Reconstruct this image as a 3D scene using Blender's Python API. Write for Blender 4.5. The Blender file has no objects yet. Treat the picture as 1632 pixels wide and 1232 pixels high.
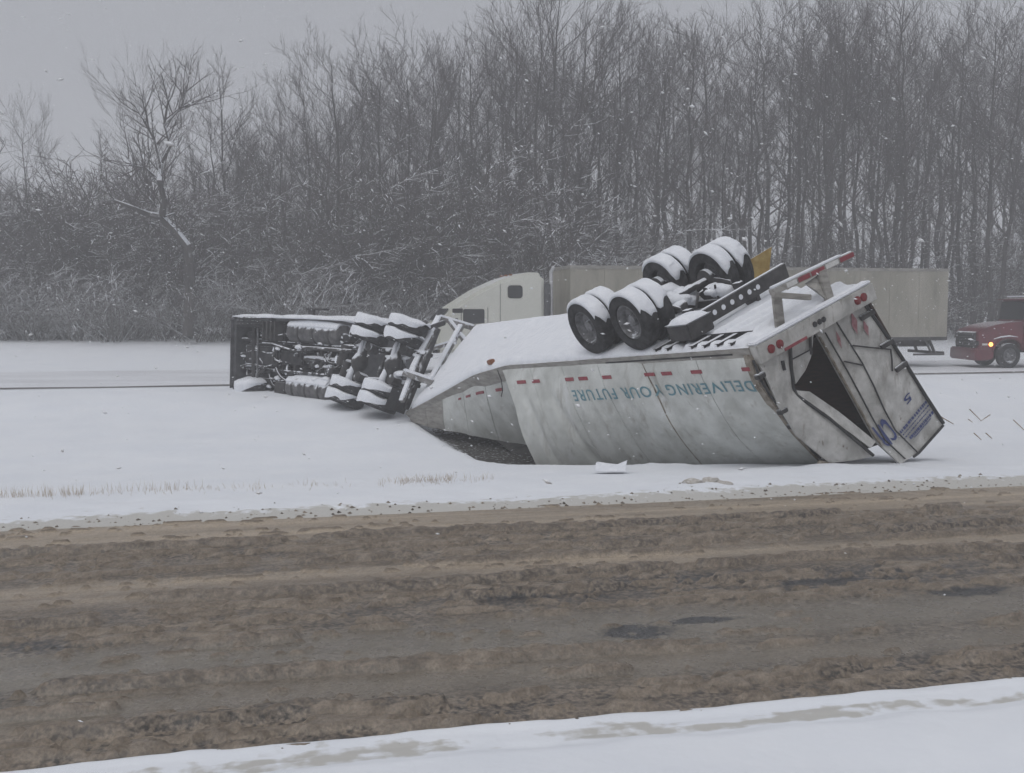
import bpy, bmesh, math, random
import numpy as np
from mathutils import Vector, Matrix

R = math.radians
scene = bpy.context.scene
COL = scene.collection

# ------------------------------------------------------------------ camera
F_PX, CX, CY, HOR, CAM_H = 1650.0, 816.0, 616.0, 490.0, 2.44
PITCH = math.atan((CY - HOR) / F_PX)
cam_d = bpy.data.cameras.new('camera')
cam_d.sensor_fit = 'HORIZONTAL'
cam_d.angle = 2 * math.atan(CX / F_PX)
cam_d.clip_start = 0.1
cam_d.clip_end = 2000
cam = bpy.data.objects.new('camera', cam_d)
cam.location = (0, 0, CAM_H)
cam.rotation_euler = (math.pi / 2 - PITCH, 0, 0)
COL.objects.link(cam)
scene.camera = cam

# ------------------------------------------------------------------ world, sun, exposure
world = bpy.data.worlds.new('World')
scene.world = world
world.use_nodes = True
wn, wl = world.node_tree.nodes, world.node_tree.links
SUN_EL, SUN_AZ = 62.0, 215.0            # high, diffuse, behind the camera and to the left
bg = wn['Background']
sky = wn.new('ShaderNodeTexSky')
sky.sky_type = 'NISHITA'
sky.sun_disc = False
sky.sun_elevation = R(SUN_EL)
sky.sun_rotation = R(SUN_AZ)
sky.air_density = 2.0
sky.dust_density = 6.0
hs = wn.new('ShaderNodeHueSaturation')
hs.inputs['Saturation'].default_value = 0.10
wl.new(sky.outputs['Color'], hs.inputs['Color'])
mixw = wn.new('ShaderNodeMix')
mixw.data_type = 'RGBA'
mixw.inputs[0].default_value = 0.85     # closed overcast: nearly even grey
wl.new(hs.outputs['Color'], mixw.inputs[6])
mixw.inputs[7].default_value = (3.46, 3.59, 3.99, 1)
wl.new(mixw.outputs[2], bg.inputs['Color'])
bg.inputs['Strength'].default_value = 0.10

sun_d = bpy.data.lights.new('sun', 'SUN')
sun_d.energy = 0.95
sun_d.angle = R(70)
sun_d.color = (1.0, 0.985, 0.97)
sun = bpy.data.objects.new('sun', sun_d)
COL.objects.link(sun)
sd = Vector((math.sin(R(SUN_AZ)) * math.cos(R(SUN_EL)), math.cos(R(SUN_AZ)) * math.cos(R(SUN_EL)), math.sin(R(SUN_EL))))
sun.rotation_euler = sd.to_track_quat('Z', 'Y').to_euler()

vs = scene.view_settings
vs.view_transform = 'Standard'
vs.look = 'None'
vs.exposure = 0.15
vs.gamma = 1.0
vs.use_curve_mapping = False
scene.cycles.max_bounces = 4
scene.cycles.diffuse_bounces = 3
scene.cycles.glossy_bounces = 2
scene.cycles.volume_bounces = 1
scene.cycles.use_adaptive_sampling = True
scene.cycles.adaptive_threshold = 0.03
scene.cycles.sampling_pattern = 'BLUE_NOISE'
scene.cycles.use_denoising = True
scene.cycles.denoiser = 'OPENIMAGEDENOISE'
scene.cycles.denoising_input_passes = 'RGB_ALBEDO_NORMAL'
scene.render.use_motion_blur = False

# ------------------------------------------------------------------ helpers
cp, sp = math.cos(PITCH), math.sin(PITCH)


def PX(x, y, D):
    """world point seen at photo pixel (x, y) at forward distance D"""
    a, b = (x - CX) / F_PX, -(y - CY) / F_PX
    d = np.array([a, cp + b * sp, -sp + b * cp])
    return np.array([0, 0, CAM_H]) + d * (D / d[1])


def V(*a):
    return np.array(a, float)


def nrm(v):
    v = np.asarray(v, float)
    return v / (np.linalg.norm(v) + 1e-12)


def lerp(a, b, t):
    return a + (b - a) * t


YAW = R(12.9)
UDIR = V(math.cos(YAW), math.sin(YAW), 0)
VDIR = V(-math.sin(YAW), math.cos(YAW), 0)


def UV(u, v, z=0.0):
    return UDIR * u + VDIR * v + V(0, 0, z)


def to_uv(x, y):
    return x * UDIR[0] + y * UDIR[1], x * VDIR[0] + y * VDIR[1]


def _hash(ix, iy, seed):
    h = (ix.astype(np.int64) * 374761393 + iy.astype(np.int64) * 668265263 + seed * 144665) & 0x7fffffff
    h = ((h ^ (h >> 13)) * 1274126177) & 0x7fffffff
    h = h ^ (h >> 16)
    return (h & 0xffff) / 65535.0


def vnoise(x, y, seed=0):
    x = np.asarray(x, float); y = np.asarray(y, float)
    ix, iy = np.floor(x), np.floor(y)
    fx, fy = x - ix, y - iy
    fx = fx * fx * (3 - 2 * fx); fy = fy * fy * (3 - 2 * fy)
    a = _hash(ix, iy, seed); b = _hash(ix + 1, iy, seed)
    c = _hash(ix, iy + 1, seed); d = _hash(ix + 1, iy + 1, seed)
    return (a + (b - a) * fx) * (1 - fy) + (c + (d - c) * fx) * fy


def fbm(x, y, octv=4, seed=0):
    t, amp, tot = 0, 1.0, 0
    for k in range(octv):
        t = t + amp * vnoise(x * 2 ** k + 17.3 * k, y * 2 ** k - 9.1 * k, seed + k)
        tot += amp
        amp *= 0.5
    return t / tot


def sstep(a, b, x):
    t = np.clip((np.asarray(x, float) - a) / (b - a), 0, 1)
    return t * t * (3 - 2 * t)


class MB:
    def __init__(s):
        s.v, s.f = [], []

    def add(s, vs, fs):
        o = len(s.v)
        s.v += [tuple(map(float, p)) for p in vs]
        s.f += [tuple(i + o for i in f) for f in fs]

    def box(s, c, ax, ay, az):
        """c centre; ax, ay, az half-axis vectors"""
        c, ax, ay, az = map(lambda q: np.asarray(q, float), (c, ax, ay, az))
        p = [c + i * ax + j * ay + k * az for k in (-1, 1) for j in (-1, 1) for i in (-1, 1)]
        s.add(p, [(0, 2, 3, 1), (4, 5, 7, 6), (0, 1, 5, 4), (2, 6, 7, 3), (0, 4, 6, 2), (1, 3, 7, 5)])
        return s

    def bar(s, a, b, w, h, up=(0, 0, 1)):
        a, b = np.asarray(a, float), np.asarray(b, float)
        d = nrm(b - a)
        sx = nrm(np.cross(d, up)); uz = np.cross(sx, d)
        return s.box((a + b) / 2, (b - a) / 2, sx * w / 2, uz * h / 2)

    def tube(s, pts, rad, n=8, cap=True):
        pts = [np.asarray(p, float) for p in pts]
        if not hasattr(rad, '__len__'):
            rad = [rad] * len(pts)
        rings, ref = [], None
        for i, p in enumerate(pts):
            d = nrm(pts[min(i + 1, len(pts) - 1)] - pts[max(i - 1, 0)])
            if ref is None:
                ref = V(0, 0, 1) if abs(d[2]) < 0.9 else V(1, 0, 0)
            x = nrm(np.cross(d, ref)); y = np.cross(d, x)
            ref = np.cross(x, d)
            rings.append([p + rad[i] * (math.cos(2 * math.pi * k / n) * x + math.sin(2 * math.pi * k / n) * y) for k in range(n)])
        vs = [q for r in rings for q in r]
        fs = []
        for i in range(len(pts) - 1):
            for k in range(n):
                k2 = (k + 1) % n
                fs.append((i * n + k, i * n + k2, (i + 1) * n + k2, (i + 1) * n + k))
        if cap:
            fs.append(tuple(range(n))[::-1])
            fs.append(tuple((len(pts) - 1) * n + k for k in range(n)))
        s.add(vs, fs)
        return s

    def lathe(s, c, axis, prof, n=32, a0=0.0, a1=2 * math.pi, ref=None):
        """prof: list of (along-axis, radius)"""
        c, axis = np.asarray(c, float), nrm(axis)
        ref = V(0, 0, 1) if ref is None else np.asarray(ref, float)
        if abs(np.dot(ref, axis)) > 0.97:
            ref = V(1, 0, 0)
        y = nrm(ref - axis * np.dot(ref, axis)); x = np.cross(axis, y)
        full = abs(a1 - a0 - 2 * math.pi) < 1e-6
        m = n if full else n + 1
        vs, fs = [], []
        for h, r in prof:
            for k in range(m):
                a = a0 + (a1 - a0) * k / n
                vs.append(c + axis * h + r * (math.cos(a) * y + math.sin(a) * x))
        for i in range(len(prof) - 1):
            for k in range(n):
                k2 = (k + 1) % m
                fs.append((i * m + k, i * m + k2, (i + 1) * m + k2, (i + 1) * m + k))
        s.add(vs, fs)
        return s

    def grid(s, P, close=False):
        """P: array [i][j] of points"""
        ni, nj = len(P), len(P[0])
        vs = [P[i][j] for i in range(ni) for j in range(nj)]
        fs = [(i * nj + j, i * nj + j + 1, (i + 1) * nj + j + 1, (i + 1) * nj + j) for i in range(ni - 1) for j in range(nj - 1)]
        s.add(vs, fs)
        return s

    def slab(s, P, Q):
        """closed slab between two grids of the same size"""
        ni, nj = len(P), len(P[0])
        n = ni * nj
        vs = [P[i][j] for i in range(ni) for j in range(nj)] + [Q[i][j] for i in range(ni) for j in range(nj)]
        fs = []
        for i in range(ni - 1):
            for j in range(nj - 1):
                a, b, c, d = i * nj + j, i * nj + j + 1, (i + 1) * nj + j + 1, (i + 1) * nj + j
                fs.append((a, b, c, d)); fs.append((a + n, d + n, c + n, b + n))
        for i in range(ni - 1):
            for j, fl in ((0, 0), (nj - 1, 1)):
                a, b = i * nj + j, (i + 1) * nj + j
                fs.append((a, b, b + n, a + n) if not fl else (b, a, a + n, b + n))
        for j in range(nj - 1):
            for i, fl in ((0, 1), (ni - 1, 0)):
                a, b = i * nj + j, i * nj + j + 1
                fs.append((a, b, b + n, a + n) if not fl else (b, a, a + n, b + n))
        s.add(vs, fs)
        return s

    def prism(s, prof, off):
        """closed outline prof extruded by off"""
        n = len(prof)
        prof = [np.asarray(p, float) for p in prof]
        vs = prof + [p + np.asarray(off, float) for p in prof]
        fs = [tuple(range(n))[::-1], tuple(range(n, 2 * n))]
        fs += [(i, (i + 1) % n, n + (i + 1) % n, n + i) for i in range(n)]
        s.add(vs, fs)
        return s

    def mesh(s, name, smooth=False, bevel=0, recalc=True):
        me = bpy.data.meshes.new(name)
        me.from_pydata(s.v, [], s.f)
        if recalc or bevel:
            bm = bmesh.new(); bm.from_mesh(me)
            bmesh.ops.recalc_face_normals(bm, faces=bm.faces)
            if bevel:
                bmesh.ops.bevel(bm, geom=[e for e in bm.edges if e.is_manifold and e.calc_face_angle(0) > 0.6], offset=bevel, segments=2, affect='EDGES', clamp_overlap=True)
            bm.to_mesh(me); bm.free()
        if smooth:
            me.polygons.foreach_set('use_smooth', [True] * len(me.polygons))
            if smooth != 'all':
                try:
                    me.set_sharp_from_angle(angle=R(40))
                except Exception:
                    pass
        me.update()
        return me


def link(name, me, m, parent=None, kind=None, label=None):
    o = bpy.data.objects.new(name, me)
    COL.objects.link(o)
    if me is not None and m is not None and not me.materials:
        me.materials.append(m)
    if parent is not None:
        o.parent = parent
        o.matrix_parent_inverse = WMAT[parent.name].inverted()
        WMAT[o.name] = Matrix.Identity(4)
    else:
        WMAT[o.name] = Matrix.Identity(4)
    if kind:
        o['kind'] = kind
    if label:
        o['label'] = label
    return o


WMAT = {}


def part(name, mb, m, parent, smooth=False, bevel=0, label=None, kind=None):
    """mesh given in world coordinates, child of a thing or of a part"""
    return link(name, mb.mesh(name, smooth, bevel), m, parent, kind, label)


def tag(o, label, cat, group=None):
    o['label'] = label
    o['category'] = cat
    if group:
        o['group'] = group
    return o


def thing(name, label, cat, loc, group=None):
    o = bpy.data.objects.new(name, None)
    o.empty_display_size = 0.3
    o.location = tuple(loc)
    COL.objects.link(o)
    WMAT[o.name] = Matrix.Translation(Vector(tuple(map(float, loc))))
    return tag(o, label, cat, group)


# ------------------------------------------------------------------ materials
def mat(name, c1, c2=None, scale=4.0, rough=0.6, metal=0.0, snow=None, bump=0.0, bscale=40.0, spec=0.4, stretch=None,
        snow_noise=0.5, snow_scale=6.0, detail=6.0, emit=None, coat=0.0, grime=None):
    """procedural two-tone material; snow = normal.z above which snow has settled"""
    m = bpy.data.materials.new(name)
    m.use_nodes = True
    n, l = m.node_tree.nodes, m.node_tree.links
    b = n['Principled BSDF']
    b.inputs['Roughness'].default_value = rough
    b.inputs['Metallic'].default_value = metal
    b.inputs['Specular IOR Level'].default_value = spec
    if coat:
        b.inputs['Coat Weight'].default_value = coat
    if emit:
        b.inputs['Emission Color'].default_value = (*emit[:3], 1)
        b.inputs['Emission Strength'].default_value = emit[3]
    tc = n.new('ShaderNodeTexCoord')
    src = tc.outputs['Object']
    if stretch:
        mp = n.new('ShaderNodeMapping')
        mp.inputs['Scale'].default_value = stretch
        l.new(src, mp.inputs[0]); src = mp.outputs[0]
    no = n.new('ShaderNodeTexNoise')
    no.inputs['Scale'].default_value = scale
    no.inputs['Detail'].default_value = detail
    no.inputs['Roughness'].default_value = 0.62
    l.new(src, no.inputs['Vector'])
    rp = n.new('ShaderNodeValToRGB')
    rp.color_ramp.elements[0].position = 0.35
    rp.color_ramp.elements[1].position = 0.65
    rp.color_ramp.elements[0].color = (*c1, 1)
    rp.color_ramp.elements[1].color = (*(c2 or c1), 1)
    l.new(no.outputs['Fac'], rp.inputs[0])
    colr = rp.outputs[0]
    for gc, gs, gst, g0, g1 in (grime or ()):
        gm = n.new('ShaderNodeMapping'); gm.inputs['Scale'].default_value = gst
        gm.inputs['Rotation'].default_value = (0, -0.35, 0)
        l.new(tc.outputs['Object'], gm.inputs[0])
        gn = n.new('ShaderNodeTexNoise'); gn.inputs['Scale'].default_value = gs; gn.inputs['Detail'].default_value = 9; gn.inputs['Roughness'].default_value = 0.68
        l.new(gm.outputs[0], gn.inputs['Vector'])
        gr = n.new('ShaderNodeMapRange'); gr.inputs[1].default_value = g0; gr.inputs[2].default_value = g1
        l.new(gn.outputs['Fac'], gr.inputs[0])
        gx = n.new('ShaderNodeMix'); gx.data_type = 'RGBA'
        l.new(gr.outputs[0], gx.inputs[0]); l.new(colr, gx.inputs[6]); gx.inputs[7].default_value = (*gc, 1)
        colr = gx.outputs[2]
    if snow is not None:
        ge = n.new('ShaderNodeNewGeometry')
        sx = n.new('ShaderNodeSeparateXYZ')
        l.new(ge.outputs['Normal'], sx.inputs[0])
        n2 = n.new('ShaderNodeTexNoise')
        n2.inputs['Scale'].default_value = snow_scale
        n2.inputs['Detail'].default_value = 5
        l.new(ge.outputs['Position'], n2.inputs['Vector'])
        ma = n.new('ShaderNodeMath'); ma.operation = 'MULTIPLY_ADD'
        l.new(n2.outputs['Fac'], ma.inputs[0]); ma.inputs[1].default_value = snow_noise * 2
        ma.inputs[2].default_value = -snow_noise
        ad = n.new('ShaderNodeMath'); ad.operation = 'ADD'
        l.new(sx.outputs['Z'], ad.inputs[0]); l.new(ma.outputs[0], ad.inputs[1])
        mr = n.new('ShaderNodeMapRange')
        mr.inputs[1].default_value = snow - 0.08
        mr.inputs[2].default_value = snow + 0.08
        l.new(ad.outputs[0], mr.inputs[0])
        mx = n.new('ShaderNodeMix'); mx.data_type = 'RGBA'
        l.new(mr.outputs[0], mx.inputs[0])
        l.new(colr, mx.inputs[6])
        mx.inputs[7].default_value = (0.76, 0.78, 0.82, 1)
        colr = mx.outputs[2]
    l.new(colr, b.inputs['Base Color'])
    if bump:
        n3 = n.new('ShaderNodeTexNoise')
        n3.inputs['Scale'].default_value = bscale
        n3.inputs['Detail'].default_value = 4
        l.new(src, n3.inputs['Vector'])
        bu = n.new('ShaderNodeBump')
        bu.inputs['Strength'].default_value = bump
        bu.inputs['Distance'].default_value = 0.02
        l.new(n3.outputs['Fac'], bu.inputs['Height'])
        l.new(bu.outputs[0], b.inputs['Normal'])
    return m


M = {}
M['snow'] = mat('snow', (0.74, 0.765, 0.81), (0.79, 0.81, 0.845), 1.5, 0.7, bump=0.25, bscale=14, spec=0.2)
M['snow_cap'] = mat('settled_snow', (0.72, 0.74, 0.785), (0.80, 0.815, 0.85), 5.0, 0.7, bump=0.7, bscale=13, spec=0.2)
M['bark'] = mat('bark', (0.026, 0.023, 0.023), (0.058, 0.052, 0.051), 3.0, 0.9, snow=0.80, snow_noise=0.55, snow_scale=1.2, spec=0.1)
M['twig'] = mat('twig', (0.046, 0.039, 0.040), (0.082, 0.070, 0.070), 1.0, 0.9, snow=0.80, snow_noise=0.7, snow_scale=3.0, spec=0.1)
M['brush'] = mat('brush_twig', (0.055, 0.048, 0.047), (0.095, 0.083, 0.08), 1.0, 0.9, snow=0.66, snow_noise=0.8, snow_scale=4.0, spec=0.1)
M['snowy_bark'] = mat('snowy_bark', (0.045, 0.04, 0.04), (0.08, 0.073, 0.07), 2.0, 0.9, snow=0.20, snow_noise=0.3, snow_scale=1.5, spec=0.1)
M['tyre'] = mat('tyre_rubber', (0.013, 0.013, 0.014), (0.055, 0.055, 0.058), 9, 0.85, snow=0.82, snow_noise=0.75, snow_scale=16, bump=0.5, bscale=45, spec=0.25)
M['rim'] = mat('rim_steel', (0.10, 0.10, 0.105), (0.26, 0.26, 0.27), 8, 0.6, metal=0.2, snow=0.80, snow_noise=0.7, snow_scale=14)
M['under'] = mat('underbody_grime', (0.010, 0.010, 0.011), (0.045, 0.044, 0.047), 5, 0.8, snow=0.34, snow_noise=0.95, snow_scale=7, bump=0.5, bscale=20, spec=0.25)
M['steel'] = mat('frame_steel', (0.028, 0.027, 0.028), (0.075, 0.072, 0.072), 6, 0.7, snow=0.48, snow_noise=0.5, snow_scale=6, spec=0.3)
M['snowy_steel'] = mat('snow_plastered_steel', (0.12, 0.115, 0.11), (0.28, 0.27, 0.265), 5, 0.7, snow=0.16, snow_noise=0.75, snow_scale=6)
M['galv'] = mat('grey_rail', (0.20, 0.19, 0.175), (0.36, 0.345, 0.32), 3.5, 0.6, bump=0.15, bscale=30, snow=0.85, snow_noise=0.25, stretch=(1, 1, 4))
M['white_panel'] = mat('dirty_white_panel', (0.43, 0.44, 0.415), (0.63, 0.645, 0.62), 1.9, 0.5, bump=0.12, bscale=6, spec=0.4, detail=9, grime=(((0.27, 0.25, 0.215), 2.6, (2.0, 2.0, 0.5), 0.56, 0.80), ((0.13, 0.105, 0.08), 7.0, (1.5, 1.5, 0.4), 0.64, 0.76), ((0.66, 0.67, 0.67), 3.0, (1, 1, 0.6), 0.56, 0.75)))
M['panel_edge'] = mat('rusty_edge', (0.10, 0.075, 0.05), (0.30, 0.27, 0.23), 9, 0.7, bump=0.3)
M['door_white'] = mat('dirty_white_door', (0.30, 0.295, 0.28), (0.56, 0.555, 0.535), 3.0, 0.55, bump=0.12, bscale=9, detail=9, grime=(((0.19, 0.165, 0.135), 4.0, (2.0, 2.0, 0.5), 0.55, 0.74), ((0.10, 0.065, 0.04), 9.0, (1, 1, 0.6), 0.63, 0.72)))
M['faded_red'] = mat('faded_red_tape', (0.22, 0.07, 0.085), (0.36, 0.20, 0.21), 16, 0.5)
M['rubber'] = mat('black_gasket', (0.02, 0.02, 0.022), (0.05, 0.05, 0.052), 8, 0.8)
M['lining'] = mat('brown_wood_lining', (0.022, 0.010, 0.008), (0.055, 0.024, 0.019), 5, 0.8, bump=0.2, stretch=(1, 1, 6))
M['red_tape'] = mat('red_reflector', (0.20, 0.028, 0.04), (0.30, 0.055, 0.068), 12, 0.4)
M['white_tape'] = mat('white_reflector', (0.55, 0.55, 0.54), (0.68, 0.68, 0.67), 12, 0.4)
M['red_lens'] = mat('red_lens', (0.14, 0.012, 0.016), (0.22, 0.02, 0.024), 12, 0.25)
M['teal_ink'] = mat('teal_lettering', (0.075, 0.20, 0.25), (0.17, 0.30, 0.34), 14, 0.5)
M['blue_ink'] = mat('blue_lettering', (0.022, 0.035, 0.13), (0.05, 0.07, 0.20), 14, 0.5)
M['yellow'] = mat('yellow_flap', (0.26, 0.16, 0.03), (0.40, 0.29, 0.10), 5, 0.6, snow=0.75, snow_noise=0.5)
M['amber'] = mat('amber_marker', (0.20, 0.07, 0.03), (0.28, 0.11, 0.05), 9, 0.4)
M['cab_grey'] = mat('dark_cab_paint', (0.05, 0.05, 0.055), (0.11, 0.11, 0.115), 4, 0.5, snow=0.6, snow_noise=0.35)
M['tank'] = mat('fuel_tank_metal', (0.05, 0.05, 0.052), (0.16, 0.155, 0.155), 5, 0.5, metal=0.35, snow=0.42, snow_noise=0.5, snow_scale=5)
M['white_cab'] = mat('cream_white_paint', (0.60, 0.60, 0.54), (0.66, 0.66, 0.60), 1.2, 0.35, spec=0.5, snow=0.93, snow_noise=0.1)
M['beige'] = mat('dirty_beige_trailer', (0.27, 0.255, 0.21), (0.37, 0.35, 0.30), 0.8, 0.5, bump=0.05, stretch=(1, 1, 0.4), detail=9, grime=(((0.16, 0.15, 0.125), 1.6, (1.5, 1.5, 0.35), 0.52, 0.78),))
M['glass'] = mat('dark_glass', (0.02, 0.022, 0.025), (0.035, 0.037, 0.04), 3, 0.08, spec=0.6)
M['chrome'] = mat('stack_metal', (0.42, 0.42, 0.43), (0.6, 0.6, 0.61), 6, 0.3, metal=0.8)
M['red_paint'] = mat('dark_red_paint', (0.10, 0.009, 0.019), (0.145, 0.013, 0.025), 2, 0.3, spec=0.5, snow=0.97, snow_noise=0.12, snow_scale=10, coat=0.3)
M['lit_amber'] = mat('lit_amber_lamp', (0.8, 0.3, 0.05), None, 4, 0.3, emit=(1.0, 0.42, 0.10, 3.5))
M['lit_red'] = mat('lit_red_lamp', (0.7, 0.05, 0.03), None, 4, 0.3, emit=(1.0, 0.08, 0.04, 3.0))
M['stalk'] = mat('dry_stalk', (0.16, 0.105, 0.06), (0.26, 0.185, 0.12), 6, 0.9, snow=0.9, snow_noise=0.4)
M['reed'] = mat('dry_grass', (0.40, 0.34, 0.28), (0.56, 0.50, 0.44), 6, 0.9)
M['paint_line'] = mat('worn_lane_paint', (0.20, 0.17, 0.115), (0.36, 0.32, 0.235), 9, 0.6, detail=9, bump=0.2)
M['flake'] = mat('snowflake', (0.82, 0.83, 0.85), None, 3, 0.8, spec=0.1)
M['slush_lump'] = mat('dirty_snow_lump', (0.30, 0.26, 0.21), (0.70, 0.69, 0.68), 5, 0.75, bump=0.4)
M['far_road'] = mat('snow_packed_road', (0.60, 0.61, 0.64), (0.72, 0.735, 0.77), 0.6, 0.7, bump=0.2, bscale=6, stretch=(0.2, 1, 1))
M['wet_strip'] = mat('bare_wet_pavement', (0.05, 0.047, 0.045), (0.16, 0.15, 0.145), 2.5, 0.6, stretch=(0.5, 1, 1), detail=8)

# ------------------------------------------------------------------ ground
V_NEAR, V_FAR = 5.62, 12.0


def edge_wave(u, k):
    return 0.16 * (fbm(u * 0.55, np.zeros_like(u) + k, 4, 5 + k) - 0.5) * 2


SB_D = [16.6, 17.6, 19.3, 21.9, 24.2, 25.9]
SB_X = [2.2, 0.45, -0.65, -1.50, -2.10, -2.45]


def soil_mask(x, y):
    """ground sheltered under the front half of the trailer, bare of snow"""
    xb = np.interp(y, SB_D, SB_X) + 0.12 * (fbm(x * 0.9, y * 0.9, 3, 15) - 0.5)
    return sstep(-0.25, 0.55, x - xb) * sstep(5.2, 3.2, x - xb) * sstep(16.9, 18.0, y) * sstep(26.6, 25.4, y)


def ground_z(x, y):
    u, v = to_uv(np.asarray(x, float), np.asarray(y, float))
    z = np.zeros_like(u)
    # foreground bank, the near kerb of snow
    ew = edge_wave(u, 1) * 0.7 + 0.10 * (fbm(u * 3.5, np.zeros_like(u), 4, 36) - 0.5)
    z += 0.008 * sstep(V_NEAR + 0.16, V_NEAR + 0.02, v + ew) + 0.055 * sstep(V_NEAR - 0.20, V_NEAR - 0.42, v + ew)
    z += 0.022 * np.exp(-((v + ew - V_NEAR - 0.07) / 0.05) ** 2) * (0.1 + 1.3 * fbm(u * 2.5, v * 3, 3, 35))
    z += 0.030 * (fbm(u * 3.0, v * 12.0, 3, 34) - 0.5) * sstep(V_NEAR - 0.5, V_NEAR - 0.25, v) * sstep(V_NEAR + 0.3, V_NEAR, v) + 0.05 * (fbm(u * 0.35, v * 0.7, 3, 31) - 0.5) * sstep(6, 5, v)
    z -= 0.10 * np.exp(-((x - 3.2) / 1.4) ** 2 - ((y - 5.15) / 0.30) ** 2)
    # verge beyond the road, then a shallow median
    f = sstep(V_FAR + 0.05, V_FAR + 0.55, v + edge_wave(u, 2)) * sstep(33.2, 30.0, v)
    z += 0.05 * f
    z += f * sstep(16.5, 12.5, v) * 0.06 * (fbm(u * 1.6, v * 2.2, 4, 41) - 0.45)
    z -= 0.42 * sstep(12.5, 19.5, v) * sstep(31.5, 25, v)
    z += 0.09 * f * (fbm(u * 0.4, v * 0.55, 3, 51) - 0.5) + 0.02 * f * (fbm(u * 2.0, v * 2.0, 2, 52) - 0.5)
    # hollow scoured under the front half of the wreck
    z -= 0.34 * soil_mask(x, y)
    # snow scooped up in front of the rear corner and around the doors
    z += 0.07 * np.exp(-((x - 5.0) / 1.7) ** 2 - ((y - 15.1) / 0.65) ** 2)
    z += 0.04 * np.exp(-((x - 6.6) / 0.9) ** 2 - ((y - 16.6) / 0.7) ** 2)
    # snow pushed up in lumps along the foot of the side wall
    tt = np.clip(((x - 4.7) * -4.1 + (y - 15.1) * 3.1) / (4.1 ** 2 + 3.1 ** 2), 0, 1)
    dd_ = np.hypot(x - (4.7 - 4.1 * tt), y - (15.1 + 3.1 * tt))
    z += 0.16 * np.exp(-(dd_ / 0.30) ** 2) * np.clip(fbm(x * 1.9, y * 1.9, 4, 65) - 0.36, 0, 1)
    # snow drift against the tractor
    z += 0.16 * np.exp(-((x + 5.0) / 2.8) ** 2 - ((y - 27.2) / 1.5) ** 2)
    # ditch between far road and wood, rising to the tree line
    z += 0.75 * sstep(44, 58, v) + 0.12 * sstep(44, 48, v) * (fbm(u * 0.25, v * 0.3, 3, 61) - 0.5)
    # under both roads
    z -= 0.10 * sstep(V_NEAR + 0.10, V_NEAR + 0.40, v) * sstep(V_FAR + 0.12, V_FAR - 0.25, v)
    z -= 0.015 * sstep(33.2, 33.4, v) * sstep(42.5, 42.2, v)
    return z


def nonuni(segs):
    out = []
    for a, b, st in segs:
        out += list(np.arange(a, b - 1e-9, st))
    out.append(segs[-1][1])
    return np.array(out)


def grid_mesh(name, X, Y, Z, smooth=True):
    ni, nj = X.shape
    me = bpy.data.meshes.new(name)
    co = np.stack([X, Y, Z], -1).reshape(-1, 3)
    idx = np.arange(ni * nj).reshape(ni, nj)
    q = np.stack([idx[:-1, :-1], idx[1:, :-1], idx[1:, 1:], idx[:-1, 1:]], -1).reshape(-1, 4)
    me.vertices.add(len(co)); me.vertices.foreach_set('co', co.ravel())
    me.loops.add(q.size); me.loops.foreach_set('vertex_index', q.ravel().astype(np.int32))
    me.polygons.add(len(q)); me.polygons.foreach_set('loop_start', np.arange(0, q.size, 4, dtype=np.int32))
    me.update(calc_edges=True)
    if smooth:
        me.polygons.foreach_set('use_smooth', [True] * len(me.polygons))
    return me


us = nonuni([(-170, -40, 5), (-40, -16, 0.4), (-16, 18, 0.11), (18, 44, 0.4), (44, 170, 5)])
vvs = nonuni([(-40, 2, 3), (2, 4.6, 0.12), (4.6, 5.1, 0.05), (5.1, 6.0, 0.025), (6.0, 6.2, 0.1), (6.2, 11.7, 0.5), (11.7, 14.5, 0.05), (14.5, 24, 0.10), (24, 34, 0.22), (34, 60, 0.7), (60, 170, 6)])
U, W_ = np.meshgrid(us, vvs, indexing='ij')
GX = UDIR[0] * U + VDIR[0] * W_
GY = UDIR[1] * U + VDIR[1] * W_
GZ = ground_z(GX, GY)
gme = grid_mesh('snowy_ground', GX, GY, GZ)


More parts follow.
